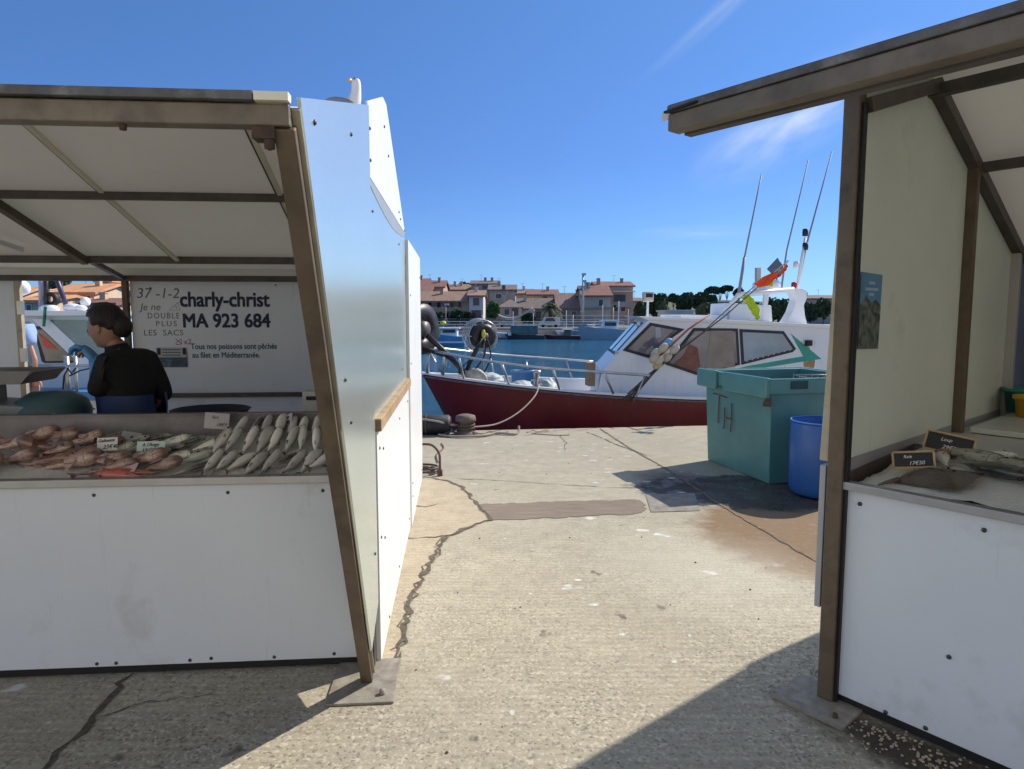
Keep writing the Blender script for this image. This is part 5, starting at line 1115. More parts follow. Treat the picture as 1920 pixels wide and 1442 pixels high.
for (x, y, mm, h_) in ((1510, 436, M_black, .12), (1493, 496, M_bw2, .10), (1489, 535, mat('nav_red', (.4, .02, .08), .3), .10), (1510, 462, M_black, .12)):
    p = q2(x, y, .0 if y > 490 else .1); b = B(); b.lathe([(0, -h_ / 2), (.045, -h_ / 2), (.05, 0), (.045, h_ / 2), (0, h_ / 2 + .01)], p, 14); b.build('navigation_light', mm, boat)
b = B(); p0 = q2(1214, 594, -.5); b.bar(p0, p0 + V((0, 0, .26)), .03, .03); b.build('searchlight_post', M_bw2, boat)
b = B(); b.box(p0 + V((0, 0, .32)), (.16, .14, .16)); sl2 = b.build('searchlight', mat('beige_white', (.55, .52, .45), .5), boat, bevel=.02); b = B(); b.box(p0 + V((0, -.075, .34)), (.11, .01, .06)); b.build('lens', M_black, sl2)
# rails
def zat(X, yl, px_y): return px_y
near_top = [(802, 655, -.15), (847, 665, -.50), (935, 680, -.90), (1035, 692, -1.22), (1147, 699, -1.42), (1218, 704, -1.46)]
b = B(); b.tube(catm([q2(*p) for p in near_top], 6), .022, 8); rl = b.build('guard_rail', M_rail, boat)
def rv(px, py, sg):
    """point on the gunwale seen at this column"""
    best = None
    for i in range(400):
        X = i * .02; P = V((X, sg * hbm(X), shz(X) + .03)); w_ = BM @ P; xx = 960 + w_.x / w_.y * 1300
        if best is None or abs(xx - px) < best[0]: best = (abs(xx - px), P)
    return best[1]
for (tx, ty, bx, yl) in ((832, 670, 832, -.40), (860, 670, 869, -.58), (940, 681, 954, -.92), (1036, 692, 1050, -1.22), (1133, 698, 1150, -1.42)):
    b = B(); b.tube([q2(tx, ty, yl), rv(bx, 0, -1)], .020, 8); b.build('stanchion', M_rail, rl)
b = B(); b.tube([q2(802, 655, -.15), rv(802, 0, -1)], .02, 8); b.build('stanchion', M_rail, rl)
b = B(); b.tube([q2(1210, 703, -1.45), q2(1188, 755, -1.45)], .012, 6); b.build('brace', M_rail, rl)
far_top = [(802, 655, -.15), (831, 654, .35), (922, 664, .95), (1030, 672, 1.28), (1112, 678, 1.4)]
b = B(); b.tube(catm([q2(*p) for p in far_top], 6), .022, 8); rl2 = b.build('guard_rail', M_rail, boat)
for (tx, ty, bx, yl) in ((917, 663, 926, .93), (985, 669, 993, 1.2), (1061, 674, 1071, 1.34)):
    b = B(); b.tube([q2(tx, ty, yl), rv(bx, 0, 1)], .018, 8); b.build('stanchion', M_rail, rl2)
# windlass on the foredeck
p = rv(862, 0, -1); wl = V((p.x + .25, -.1, p.z - .08))
b = B(); q = MX.Rotation(pi / 2, 3, 'X') @ MX.Rotation(0, 3, 'Z')
b.lathe([(0, -.16), (.20, -.16), (.21, -.10), (.12, -.05), (.12, .05), (.21, .10), (.20, .16), (0, .16)], wl, 24, q); b.build('windlass', mat('windlass', (.40, .36, .3), .6, .2, var=.4, vs=8), boat)
# net haulers: big reels on arms
M_dark = mat('greased_metal', (.035, .03, .03), .45, .3, var=.5, vs=9)
def reel(cx_, cy_, yl, R_, name, wire, rt):
    c = q2(cx_, cy_, yl); Q = MX.Rotation(rt, 3, 'Z') @ MX.Rotation(pi / 2, 3, 'X')
    b = B(); b.lathe([(R_ * .35, -.07), (R_ * .60, -.11), (R_, -.10), (R_ * 1.02, -.05), (R_ * .82, 0), (R_ * 1.02, .05), (R_, .10), (R_ * .60, .11), (R_ * .35, .07), (R_ * .35, -.07)], c, 36, Q); o = b.build(name, M_dark, boat)
    b = B(); b.lathe([(0, -.14), (R_ * .3, -.13), (R_ * .34, -.05), (R_ * .34, .05), (R_ * .3, .13), (0, .14)], c, 20, Q)
    for k in range(6): a = k * pi / 3; b.bar(c + Q @ V((R_ * .3 * cos(a), R_ * .3 * sin(a), 0)), c + Q @ V((R_ * .62 * cos(a), R_ * .62 * sin(a), 0)), .03, .03)
    b.build('hub', flat('hub_dark', (.12, .11, .1), .5, .3), o)
    for k in range(wire):
        rr = R_ * (1.42 - .04 * k); off = -.16 + .07 * k
        b = B(); b.tube([c + Q @ V((rr * cos(a), rr * sin(a), off)) for a in [j * pi / 20 for j in range(40)]], .010, 6, closed=True); b.build('wire_hoop', M_rail, o)
    for k in range(wire and 8):
        a = k * pi / 4; b = B(); b.tube([c + Q @ V((R_ * 1.4 * cos(a), R_ * 1.4 * sin(a), -.16)), c + Q @ V((R_ * 1.28 * cos(a), R_ * 1.28 * sin(a), .14))], .008, 5); b.build('wire_spoke', M_rail, o)
    return c
c2 = reel(904, 630, .1, .20, 'net_reel', 4, .35)
c1 = reel(787, 617, -.2, .40, 'net_reel', 0, .95)
base = q2(872, 700, -.05)
for (p_, r_, m_) in ((c2, .035, M_dark), (c1 + V((.12, 0, -.1)), .045, M_dark)):
    b = B(); b.tube([p_ + V((0, -.14, 0)), p_.lerp(base, .5) + V((0, -.12, .02)), base], r_, 8); b.build('hauler_arm', m_, boat)
b = B(); b.tube([c1 + V((.05, -.1, -.3)), c1.lerp(base, .6) + V((.1, -.1, -.05)), base + V((.05, 0, -.1))], .03, 8); b.build('hauler_arm', M_dark, boat)
b = B(); b.tube(catm([base + V((-.1, 0, .05)), base + V((.15, 0, -.05)), base + V((.35, .1, -.14)), base + V((.55, .1, -.22))]), [.06] * 25, 8); b.build('boom', mat('boom_beige', (.35, .28, .2), .6, var=.3, vs=8), boat)
b = B(); b.tube([base + V((.42, .1, -.17)), base + V((.56, .1, -.23))], .075, 8); b.build('boom_tip', mat('faded_orange', (.5, .13, .06), .6), boat)
b = B(); b.ball(c2 + V((.01, -.16, .03)), (.035, .03, .08), 12, 8); b.build('motor_cover', mat('yellow_tape', (.55, .48, .05), .5), boat)
for k, (dx, sag) in enumerate(((-.05, .10), (.02, .2), (.07, .3))):
    b = B(); b.tube(catm([c2 + V((dx, -.17, -.05)), c2 + V((dx * 2 - .02, -.2, -.25 - sag * .3)), base + V((.05 + dx * 3, -.1, .1 - sag * .4)), base + V((dx, -.05, 0))]), .013, 6); b.build('hose', M_black, boat)
b = B(); b.tube(catm([c2 + V((.03, -.17, -.05)), c2 + V((.0, -.2, -.4)), c2 + V((.02, -.25, -.7)), c2 + V((.12, -.2, -.82)), c2 + V((.2, -.1, -.86))]), .014, 6); b.build('hose', mat('hose_grey', (.2, .22, .24), .5), boat)
for (x, y, x2, y2) in ((806, 660, 832, 706), (832, 700, 842, 660), (806, 655, 800, 700)):
    b = B(); b.tube([q2(x, y, -.2), q2(x2, y2, -.2)], .016, 6); b.build('frame_strut', M_rail, boat)
# bollard post on the near gunwale
p = rv(1008, 0, -1) + V((0, .06, 0)); b = B(); b.lathe([(0, 0), (.05, 0), (.05, .20), (.062, .21), (.06, .25), (0, .26)], p, 12); b.bar(p + V((-.09, 0, .10)), p + V((.09, 0, .10)), .03, .03); b.build('mooring_post', M_rail, boat)
# loose things on deck
def Bw(v_): return BM @ V(v_)
p = q2(982, 713, .3)
t_ = thing('blue_tub', 'round blue plastic tub standing on the red boat foredeck', 'tub', Bw(p) - V((0, 0, .25)))
b = B(); b.lathe([(0, .01), (.20, .01), (.205, .12), (.212, .40), (.225, .415), (.215, .425), (.20, .40), (.19, .03), (0, .03)], (0, 0, 0), 28); b.build('shell', mat('tub_blue', (.05, .18, .42), .4), t_)
b = B(); b.lathe([(.224, .40), (.235, .42), (.22, .435)], (0, 0, 0), 28); b.build('rim', mat('tub_blue_pale', (.12, .3, .55), .4), t_)
def sack(px, py, yl, r, mm, label, seed, nm='net_sack'):
    p = Bw(q2(px, py, yl)); b = B(); b.ball((0, 0, 0), r, 30, 20, None, lambda v_: v_ * (1 + .22 * noise.noise(v_ * 2.2 + V((seed, 0, 0))) + .08 * noise.noise(v_ * 7 + V((0, seed, 0)))))
    o = b.build(nm, mm); o.location = p; return tag(o, label, 'sack')
M_net = mat('grey_tarp', (.36, .40, .40), .6, var=.25, vs=5, bump=.6, bs=12, stretch=(1, 1, .5)); M_netg = mat('green_tarp', (.03, .16, .12), .6, var=.35, vs=6, bump=.6, bs=14)
sack(978, 729, -.45, (.20, .25, .13), M_net, 'grey-green tarpaulin sack on deck below the blue tub', 3); sack(1026, 731, -.55, (.19, .3, .18), M_net, 'grey-green net sack just right of the mooring post', 8)
sack(1098, 745, -.75, (.42, .3, .10), M_netg, 'dark green net heap beside the wheelhouse foot', 5); sack(1062, 742, -.6, (.14, .2, .10), M_netg, 'small dark green bundle left of the big net heap', 9)
sack(915, 712, .1, (.25, .25, .12), M_net, 'pale grey tarpaulin lump on deck by the windlass', 12)
b = B(); b.tube([hull_pt(4.75, .0, -1) + V((0, -.02, .05)), hull_pt(4.78, .15, -1) + V((0, -.03, 0)), hull_pt(4.85, .42, -1) + V((0, -.03, 0))], .013, 6); b.build('fender_line', M_rope, boat)
# marker poles with floats and flags, leaning on the wheelhouse
def pole(label, pts, r, mm, yl=-1.32):
    a = Bw(q2(*pts[0], yl)); o = thing('marker_pole', label, 'pole', a)
    b = B(); b.tube([Bw(q2(x, y, yl)) - a for x, y in pts], r, 8); b.build('shaft', mm, o); return o, a
po1, a1 = pole('long dark fishing marker pole with orange flag and a bunch of floats', [(1166, 750), (1240, 683), (1360, 592), (1478, 488)], [.02, .018, .009, .008], flat('pole_dark', (.07, .07, .075)))
po2, a2 = pole('shorter dark marker pole ending in a pale tip by the side window', [(1180, 752), (1225, 700), (1272, 655), (1302, 630)], [.016, .014, .010, .009], flat('pole_dark2', (.06, .05, .05)), -1.36)
po3, a3 = pole('orange-painted pole leaning from the floats up to the roof', [(1232, 672), (1290, 618), (1330, 590)], [.02, .016, .012], mat('pole_orange', (.45, .13, .05), .5, var=.2), -1.28)
po4, a4 = pole('thin dark pole carrying the yellow flag', [(1318, 622), (1375, 570), (1425, 528)], .008, flat('pole_dark3', (.07, .06, .06)), -1.2)
M_float = mat('float_beige', (.52, .46, .34), .6, var=.12, vs=5, dirt=((.3, .25, .16), .05, 6)); M_floatb = mat('float_blue', (.16, .32, .5), .5); M_floaty = mat('float_yellow', (.55, .50, .22), .6, var=.1)
for k, (x, y, mm) in enumerate(((1229, 662, M_float), (1244, 652, M_float), (1252, 643, M_floatb), (1236, 676, M_float), (1251, 670, M_float), (1265, 655, M_float), (1233, 684, M_floaty), (1226, 672, M_float))):
    p = Bw(q2(x, y, -1.42 if k % 2 else -1.36)) - a1; b = B(); b.ball(p, (.062, .062, .085), 14, 10, MX.Rotation(.75, 3, 'Y')); b.build('float', mm, po1, None if mm is M_float else ('blue float' if mm is M_floatb else 'yellow float'))
for k, (x, y) in enumerate(((1200, 722), (1212, 710), (1188, 734))):
    b = B(); pa, pb_ = Bw(q2(x - 12, y + 12, -1.34)) - a1, Bw(q2(x + 10, y - 10, -1.34)) - a1; b.tube([pa, pb_], .030, 8); b.build('lashing', mat('lashing_rag', (.12, .10, .08), .9, var=.8, vs=30, dirt=((.5, .45, .35), .05, 25)), po1)
M_org = mat('orange_flag', (1.0, .11, .015), .7, var=.08, vs=20); M_yel = mat('yellow_flag', (.62, .80, .04), .7, var=.12, vs=8)
def cloth(name, px_rows, mm, par, org, yl, nz=.05):
    """quilt stretched between rows of surveyed points"""
    n = len(px_rows); m_ = len(px_rows[0]); b = B(); K = 5
    def P(u, v):
        fu, fv = u * (m_ - 1), v * (n - 1); i, j = min(int(fu), m_ - 2), min(int(fv), n - 2); a, c = fu - i, fv - j
        g = lambda r, s_: V(px_rows[r][s_]); q_ = g(j, i) * (1 - a) * (1 - c) + g(j, i + 1) * a * (1 - c) + g(j + 1, i) * (1 - a) * c + g(j + 1, i + 1) * a * c
        w_ = Bw(q2(q_.x, q_.y, yl)) - org; return w_ + V((0, nz * noise.noise(V((u * 5, v * 5, yl * 3))), 0))
    b.grid((m_ - 1) * K, (n - 1) * K, P); return b.build(name, mm, par, fix=False)
cloth('orange_flag', [[(1413, 532), (1430, 520), (1446, 512), (1460, 514), (1478, 490)], [(1424, 540), (1440, 532), (1452, 524), (1464, 518), (1480, 486)], ], M_org, po1, a1, -1.36)
cloth('orange_flag', [[(1446, 512), (1452, 510), (1458, 520)], [(1430, 538), (1444, 534), (1454, 522)]], M_org, po1, a1, -1.40)
cloth('orange_flag', [[(1452, 522), (1464, 510), (1475, 494)], [(1456, 518), (1470, 512), (1478, 500)]], M_org, po1, a1, -1.38)
cloth('yellow_flag', [[(1388, 558), (1400, 552), (1410, 556)], [(1398, 566), (1408, 564), (1416, 566)], [(1406, 580), (1416, 576), (1424, 580)], [(1412, 590), (1420, 588), (1426, 590)], [(1416, 598), (1420, 600), (1424, 598)]], M_yel, po4, a4, -1.25, .09)
cloth('yellow_flag', [[(1447, 518), (1450, 518)], [(1442, 536), (1450, 538)]], M_yel, po4, a4, -1.25)
# ------------------------------------------------------------------ pale blue boat seen through the open back of the left stall
b2 = thing('fishing_boat', 'pale blue and white fishing boat seen through the open back of the left stall', 'boat', (-6.2, 9.9, 0), 0)
M_pale = mat('pale_blue_paint', (.50, .60, .66), .4, var=.06, vs=2); M_hb = mat('hull_blue', (.05, .20, .42), .4, var=.12, vs=2); M_hc = mat('hull_cream', (.55, .50, .42), .45, var=.1)
def c2w(px, py, d): return at(px, py, d) - V((-6.2, 9.9, 0))
def poly2(name, pxs, d, th, mm, par=None, bevel=0):
    n = len(pxs); F_ = [c2w(x, y, d) for x, y in pxs]; b = B(); b.add(F_ + [p + V((0, th, 0)) for p in F_], [list(range(n))[::-1], list(range(n, 2 * n))] + [(i, (i + 1) % n, n + (i + 1) % n, n + i) for i in range(n)]); return b.build(name, mm, par or b2, bevel=bevel)
poly2('hull', [(-260, 735), (300, 735), (420, 722), (360, 860), (-260, 860)], 9.15, 2.6, M_hb)
poly2('hull_band', [(-260, 752), (330, 751), (300, 800), (-260, 800)], 9.13, .02, M_hc)
cab = poly2('cabin', [(-200, 590), (165, 590), (262, 732), (-200, 732)], 9.7, 1.6, M_pale, bevel=.02)
poly2('cabin_roof', [(-210, 581), (168, 583), (170, 592), (-210, 594)], 9.6, 1.8, M_bw2, cab, .01)
M_pn = mat('dull_teal_pane', (.14, .24, .26), .12, var=.3, vs=2, spec=.8)
poly2('window', [(-60, 603), (55, 603), (68, 690), (-60, 690)], 9.69, .012, M_pn, cab)
poly2('window', [(62, 612), (80, 612), (150, 680), (84, 681), (78, 678)], 9.688, .012, M_frm, cab)
poly2('window_pane', [(67, 618), (79, 618), (140, 676), (86, 677)], 9.683, .006, mat('amber_pane', (.30, .24, .17), .15, var=.3, vs=3), cab)
poly2('windscreen', [(86, 600), (160, 600), (225, 676), (175, 676)], 9.686, .014, M_pn, cab)
poly2('pillar', [(60, 598), (90, 598), (185, 686), (150, 684)], 9.675, .012, M_bw2, cab)
poly2('orange_float', [(72, 625), (84, 634), (106, 654), (86, 652)], 9.67, .02, mat('safety_orange', (.75, .10, .05), .6), cab)
b = B(); b.tube([c2w(60, 685, 9.0), c2w(190, 685, 9.05), c2w(330, 690, 9.1)], .018, 6); b.build('guard_rail', M_rail, b2)
for (x, x2, r_) in ((124, 128, .035), (141, 144, .022), (205, 206, .02), (20, 20, .02)):
    b = B(); b.tube([c2w(x, 668, 9.02), c2w(x2, 735, 9.05)], r_, 8); b.build('stanchion', M_rail, b2)
for pts in (((130, 705), (150, 695), (185, 687)), ((126, 690), (134, 700), (142, 690)), ((118, 730), (120, 705), (128, 690))):
    b = B(); b.tube([c2w(x, y, 9.0) for x, y in pts], .010, 6); b.build('cable', M_black, b2)
# gear on its roof
b = B(); b.ball(c2w(35, 538, 10), (.16, .12, .12), 18, 12, MX.Rotation(.3, 3, 'Y')); b.build('lamp_head', M_bw2, b2)
b = B(); b.tube([c2w(30, 584, 10), c2w(34, 545, 10)], .02, 6); b.build('lamp_pole', M_bw2, b2)
b = B(); b.tube([c2w(78, 584, 10), c2w(76, 500, 10)], .035, 8); b.build('mast', mat('mast_lilac', (.42, .40, .5), .4), b2)
b = B(); b.tube([c2w(128, 584, 10.1), c2w(98, 500, 10.1)], .035, 8); b.build('mast_strut', mat('mast_dark', (.07, .05, .12), .4), b2)
b = B(); b.tube([c2w(86, 590, 9.9), c2w(86, 500, 9.9)], .03, 8); b.build('gantry', M_dark, b2)
b = B(); c = c2w(97, 561, 9.95); b.lathe([(.05, -.05), (.09, -.06), (.105, 0), (.09, .06), (.05, .05), (.05, -.05)], c, 20, MX.Rotation(pi / 2, 3, 'X')); b.build('sheave', M_black, b2)
for (x, y, r_) in ((135, 577, .09), (150, 578, .07), (92, 580, .1)): b = B(); b.ball(c2w(x, y, 9.9), (r_ * 1.4, r_, r_ * .7), 14, 10); b.build('roof_gear', M_bw2, b2)
b = B(); c = c2w(160, 566, 10.2); b.ball(c, .07, 14, 10); b.build('lamp_globe', M_bw2, b2); b = B(); b.ball(c - V((0, 0, .12)), (.1, .08, .06), 12, 8); b.build('lamp_base', M_black, b2)
b = B(); b.tube([c2w(84, 600, 9.6), c2w(85, 575, 9.6), c2w(82, 612, 9.6)], .02, 5); b.build('green_line', mat('green_line', (.03, .3, .2), .8), b2)
# ------------------------------------------------------------------ far shore: houses, trees, boats, cars
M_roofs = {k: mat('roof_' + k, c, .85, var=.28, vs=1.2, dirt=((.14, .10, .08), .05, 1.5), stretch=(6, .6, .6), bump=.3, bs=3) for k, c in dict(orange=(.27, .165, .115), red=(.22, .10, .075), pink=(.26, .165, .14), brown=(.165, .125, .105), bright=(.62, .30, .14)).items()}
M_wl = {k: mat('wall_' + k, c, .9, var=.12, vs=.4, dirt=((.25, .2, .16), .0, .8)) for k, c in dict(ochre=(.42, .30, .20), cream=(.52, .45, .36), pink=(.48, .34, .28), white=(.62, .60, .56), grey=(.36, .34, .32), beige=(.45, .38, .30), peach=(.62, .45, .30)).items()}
M_galv = flat('aerial_metal', (.2, .2, .2), .5)
M_fw = flat('far_window', (.03, .035, .05), .15); M_sh = flat('shutter_dark', (.10, .03, .03)); M_shb = flat('shutter_blue', (.10, .16, .28)); M_wfr = flat('far_frame', (.62, .62, .6))
def house(label, px0, px1, py_wall, py_ridge, d, wall, roof, kind='side', wins=(), base=612, depth=8, extra=None, rot=0, nm='house', shutters=None, cx=None):
    c = at((px0 + px1) / 2, 592, d); k = d / F; W_ = (px1 - px0) * k; zw = H + (592 - py_wall) * k; zr = H + (592 - py_ridge) * k
    o = thing(nm, label, 'house', (c.x, d, 0.15), rot, 'houses along the harbour')
    zw -= .15; zr -= .15
    b = B(); b.box((0, depth / 2, zw / 2), (W_, depth, zw)); 
    hw = W_ / 2
    if kind == 'gable': b.prism([(-hw, zw), (hw, zw), (0 if cx is None else cx, zr - .15)], (0, depth), lambda a, c_, t: (a, t, c_))
    b.build('wall', M_wl[wall], o)
    rb_ = B(); e = .3; th = .22
    if kind == 'side':
        rb_.prism([(-e, zw - .1), (depth / 2, zr), (depth + e, zw - .1), (depth + e, zw - .1 + th), (depth / 2, zr + th), (-e, zw - .1 + th)], (-hw - e, hw + e), lambda a, c_, t: (t, a, c_))
        b = B(); b.prism([(0, zw), (depth / 2, zr), (depth, zw)], (-hw, hw), lambda a, c_, t: (t, a, c_)); b.build('gable', M_wl[wall], o)
    elif kind == 'gable':
        cc = 0 if cx is None else cx
        rb_.prism([(-hw - e, zw - .15), (cc, zr), (hw + e, zw - .15), (hw + e, zw - .15 + th), (cc, zr + th), (-hw - e, zw - .15 + th)], (-e, depth + e), lambda a, c_, t: (a, t, c_))
    elif kind == 'hip':
        q_ = min(hw * .9, depth / 2)
        rb_.add([(-hw - e, -e, zw), (hw + e, -e, zw), (hw + e, depth + e, zw), (-hw - e, depth + e, zw), (-hw + q_, depth / 2, zr), (hw - q_, depth / 2, zr)], [(0, 1, 5, 4), (1, 2, 5), (2, 3, 4, 5), (3, 0, 4), (3, 2, 1, 0)])
    elif kind == 'mono':
        rb_.prism([(-e, zw - .1), (depth + e, zr), (depth + e, zr + th), (-e, zw - .1 + th)], (-hw - e, hw + e), lambda a, c_, t: (t, a, c_))
    else:
        rb_.box((0, depth / 2, zw + .1), (W_ + .4, depth + .4, .2))
    rf_ = rb_.build('roof', M_roofs[roof] if roof in M_roofs else M_wl[roof], o)
    hr_ = random.Random(int(px0 * 7 + px1))
    if kind != 'flat':
        for q_ in range(hr_.choice((1, 1, 2))):
            xx = hr_.uniform(-hw * .7, hw * .7); b = B(); b.box((xx, depth * .35, zr - .2 + .35), (.42, .42, .8)); b.box((xx, depth * .35, zr + .58), (.52, .52, .08)); b.build('chimney', M_wl[wall], rf_)
        xx = hr_.uniform(-hw * .6, hw * .6); b = B(); b.tube([(xx, depth / 2, zr), (xx, depth / 2, zr + 1.2)], .025, 4); b.bar((xx - .35, depth / 2, zr + 1.1), (xx + .35, depth / 2, zr + 1.1), .03, .03); b.build('television_aerial', M_galv, rf_)
    if d > 80 and zw > 2.4 and kind != 'flat':
        b = B(); b.box((0, -.12, .55), (W_ * .9, .14, 1.1)); b.build('plinth', M_wl['grey'], o)
        b = B(); b.box((0, -.02, zw * .52), (W_ * .98, .10, .10)); b.build('string_course', M_wl['white'], o)
    for wi in wins:
        x0, x1, y0, y1 = wi[:4]; X0, X1 = (x0 - (px0 + px1) / 2) * k, (x1 - (px0 + px1) / 2) * k; Z0, Z1 = H - .15 + (592 - y1) * k, H - .15 + (592 - y0) * k
        b = B(); b.box(((X0 + X1) / 2, -.03, (Z0 + Z1) / 2), (X1 - X0 + .16, .08, Z1 - Z0 + .16)); f_ = b.build(wi[4] if len(wi) > 4 else 'window', M_wfr if (len(wi) < 6) else wi[5], o)
        b = B(); b.box(((X0 + X1) / 2, -.075, (Z0 + Z1) / 2), (X1 - X0, .02, Z1 - Z0)); b.build('pane', M_fw, f_)
        if shutters:
            for sx in (X0 - .25, X1 + .25): b = B(); b.box((sx, -.09, (Z0 + Z1) / 2), (.42, .05, Z1 - Z0)); b.build('shutter', shutters, f_)
    return o, rf_, k
# skyline left of the gap
house('long low ochre house with four dark-shuttered windows above arcades', 752, 879, 566, 548, 94, 'ochre', 'orange', 'side', [(y, y + 7, 567, 576) for y in (795, 811, 828, 851)] + [(796, 812, 586, 604, 'arcade', M_wl['ochre']), (820, 834, 588, 604, 'arcade', M_wl['ochre']), (842, 872, 584, 604, 'arcade', M_wl['ochre'])], shutters=M_sh)
house('small white house with one wide window, attached right of the ochre house', 880, 906, 556, 546, 93.5, 'white', 'orange', 'side', [(887, 899, 559, 573), (884, 902, 583, 600, 'shopfront')])
o, _, k = house('red-roofed pink house highest at the far left of the skyline', 752, 800, 534, 523, 112, 'pink', 'red', 'side', [(786, 792, 536, 541)]);
house('second pink house with red roof, stepping down behind the ochre house', 790, 832, 540, 527, 108, 'pink', 'red', 'side')
house('pinkish house with small red roof between the ochre house and the terrace house', 760, 806, 550, 538, 104, 'cream', 'red', 'side', [(770, 776, 552, 557)])
house('small house with pale orange roof behind the left roofs', 838, 878, 545, 534, 118, 'cream', 'orange', 'side')
o, _, k = house('tall pink house with a roof terrace and grey glass balustrade', 884, 934, 534, 527, 112, 'pink', 'brown', 'side', [(904, 916, 536, 548)])
b = B(); b.box((0, -.1, 5.4), (3.4, .1, .5)); b.build('balustrade', flat('blue_grey_glass', (.25, .28, .36), .3), o)
house('beige house with a dark attic opening in its roof', 918, 966, 545, 535, 104, 'beige', 'brown', 'side', [(942, 947, 536, 545, 'attic_window', M_wl['beige']), (930, 940, 552, 560)])
o, _, _ = house('low stone house with hipped brown roof and a curved garden wall', 936, 978, 576, 561, 92, 'cream', 'brown', 'hip', [(946, 955, 580, 590), (960, 972, 578, 592, 'porch', M_wl['cream'])])
b = B(); b.tube([(-3 + 6 * i / 12, -1.2, .9 + 1.4 * (abs(i - 6) / 6) ** 2) for i in range(13)], .35, 6); b.build('curved_garden_wall', M_wl['cream'], o)
house('long house with dark brown tiled roof behind the palm', 972, 1052, 580, 561, 98, 'cream', 'brown', 'side', [(982, 990, 586, 600), (1004, 1014, 584, 602, 'porch', M_wl['grey'])])
house('pale little house behind, left of the orange-roofed gable', 968, 1000, 552, 543, 116, 'white', 'pink', 'side')
house('cream house with bright orange-red roof in the middle of the skyline', 990, 1046, 554, 544, 110, 'cream', 'red', 'side', [(1016, 1026, 556, 560)])
o, _, _ = house('pink-roofed long house left of the lamp mast', 1046, 1108, 580, 551, 96, 'beige', 'pink', 'side', [(1052, 1060, 582, 598), (1072, 1080, 584, 598), (1090, 1096, 584, 598)])
o, _, _ = house('gabled house with reddish roof and one blue-shuttered window in a white surround', 1092, 1144, 556, 537, 93, 'cream', 'red', 'side', [(1122, 1130, 562, 574)], shutters=None)
b = B(); b.box((0, -.6, 2.4), (4.0, 1.2, .12)); b.build('awning', flat('awning_grey', (.2, .22, .22)), o)
o, _, _ = house('tallest pink house with red roof and a white awning over its balcony', 1118, 1186, 538, 529, 103, 'pink', 'red', 'side', [(1150, 1172, 553, 566, 'balcony_door', M_wl['grey']), (1150, 1158, 572, 584), (1164, 1172, 572, 584)])
b = B(); b.box((1.2, -.7, 4.95), (3.2, 1.4, .1)); b.build('awning', flat('awning_white', (.75, .75, .72)), o)
b = B(); b.box((1.4, -.6, 2.7), (2.6, 1.0, .1)); b.box((1.4, -1.08, 3.05), (2.6, .05, .7)); b.build('balcony', M_wl['grey'], o)
b = B(); b.box((-2.3, 1, 6.4), (.5, .5, 1.1)); b.build('chimney', M_wl['pink'], o)
house('small greyish house half hidden by trees right of the tallest house', 1182, 1206, 566, 560, 106, 'beige', 'brown', 'side')
house('low grey building behind the right-hand pines', 1326, 1390, 567, 562, 150, 'grey', 'white', 'flat')
house('white low shed in front of the pines', 1258, 1300, 584, 580, 88, 'white', 'white', 'flat')
house('beige house with flat roof right of the boat mast', 1512, 1580, 561, 555, 118, 'beige', 'brown', 'side')
# brighter houses seen through the open back of the left stall
M_b = flat('bright_blue_grey', (.35, .42, .55))
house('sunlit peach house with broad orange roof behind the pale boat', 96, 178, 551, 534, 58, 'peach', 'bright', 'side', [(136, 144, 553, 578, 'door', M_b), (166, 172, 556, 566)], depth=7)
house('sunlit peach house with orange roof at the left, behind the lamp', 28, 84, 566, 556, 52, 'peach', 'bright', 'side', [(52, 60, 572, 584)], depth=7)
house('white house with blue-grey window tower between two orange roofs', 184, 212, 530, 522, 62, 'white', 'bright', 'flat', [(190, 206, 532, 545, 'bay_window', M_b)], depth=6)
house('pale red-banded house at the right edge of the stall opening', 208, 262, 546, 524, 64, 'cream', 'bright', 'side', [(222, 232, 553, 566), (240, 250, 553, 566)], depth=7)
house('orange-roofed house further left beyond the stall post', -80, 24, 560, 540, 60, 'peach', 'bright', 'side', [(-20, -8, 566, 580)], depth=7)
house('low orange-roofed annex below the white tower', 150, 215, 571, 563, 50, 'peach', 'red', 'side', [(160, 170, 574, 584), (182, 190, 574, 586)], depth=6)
# trees
def leafmat(nm, c): return mat(nm, [x * 1.35 for x in c], .8, var=.45, vs=1.1, dirt=([x * .35 for x in c], .08, 1.6))
L_pine = leafmat('pine_needles', (.030, .055, .022)); L_ol = leafmat('olive_leaves', (.065, .085, .04)); L_bush = leafmat('bush_leaves', (.045, .11, .02)); L_hedge = leafmat('hedge_leaves', (.022, .045, .014)); M_bark = mat('bark', (.12, .085, .06), .9, var=.3)
def crown_mesh(clumps, n, leaf, seed, flat_=.5):
    rnd = random.Random(seed); b = B(); tot = sum(r[0] * r[1] * r[2] for _, r in clumps)
    for (c, r) in clumps:
        for i in range(max(8, int(n * r[0] * r[1] * r[2] / tot))):
            while True:
                p = V((rnd.uniform(-1, 1), rnd.uniform(-1, 1), rnd.uniform(-1, 1)))
                if .2 < p.length < 1: break
            p = p.normalized() * (p.length ** .5) * (1 + .18 * noise.noise(p * 3 + V(c)))
            q_ = V((c[0] + p.x * r[0], c[1] + p.y * r[1], c[2] + p.z * r[2]))
            a = V((rnd.gauss(0, 1), rnd.gauss(0, 1), rnd.gauss(0, flat_))).normalized(); u = a.orthogonal().normalized(); w_ = a.cross(u); s = leaf * rnd.uniform(.5, 1.3)
            b.add([q_ - u * s, q_ + w_ * s * .6, q_ + u * s, q_ - w_ * s * .6], [(0, 1, 2, 3)])
    return b
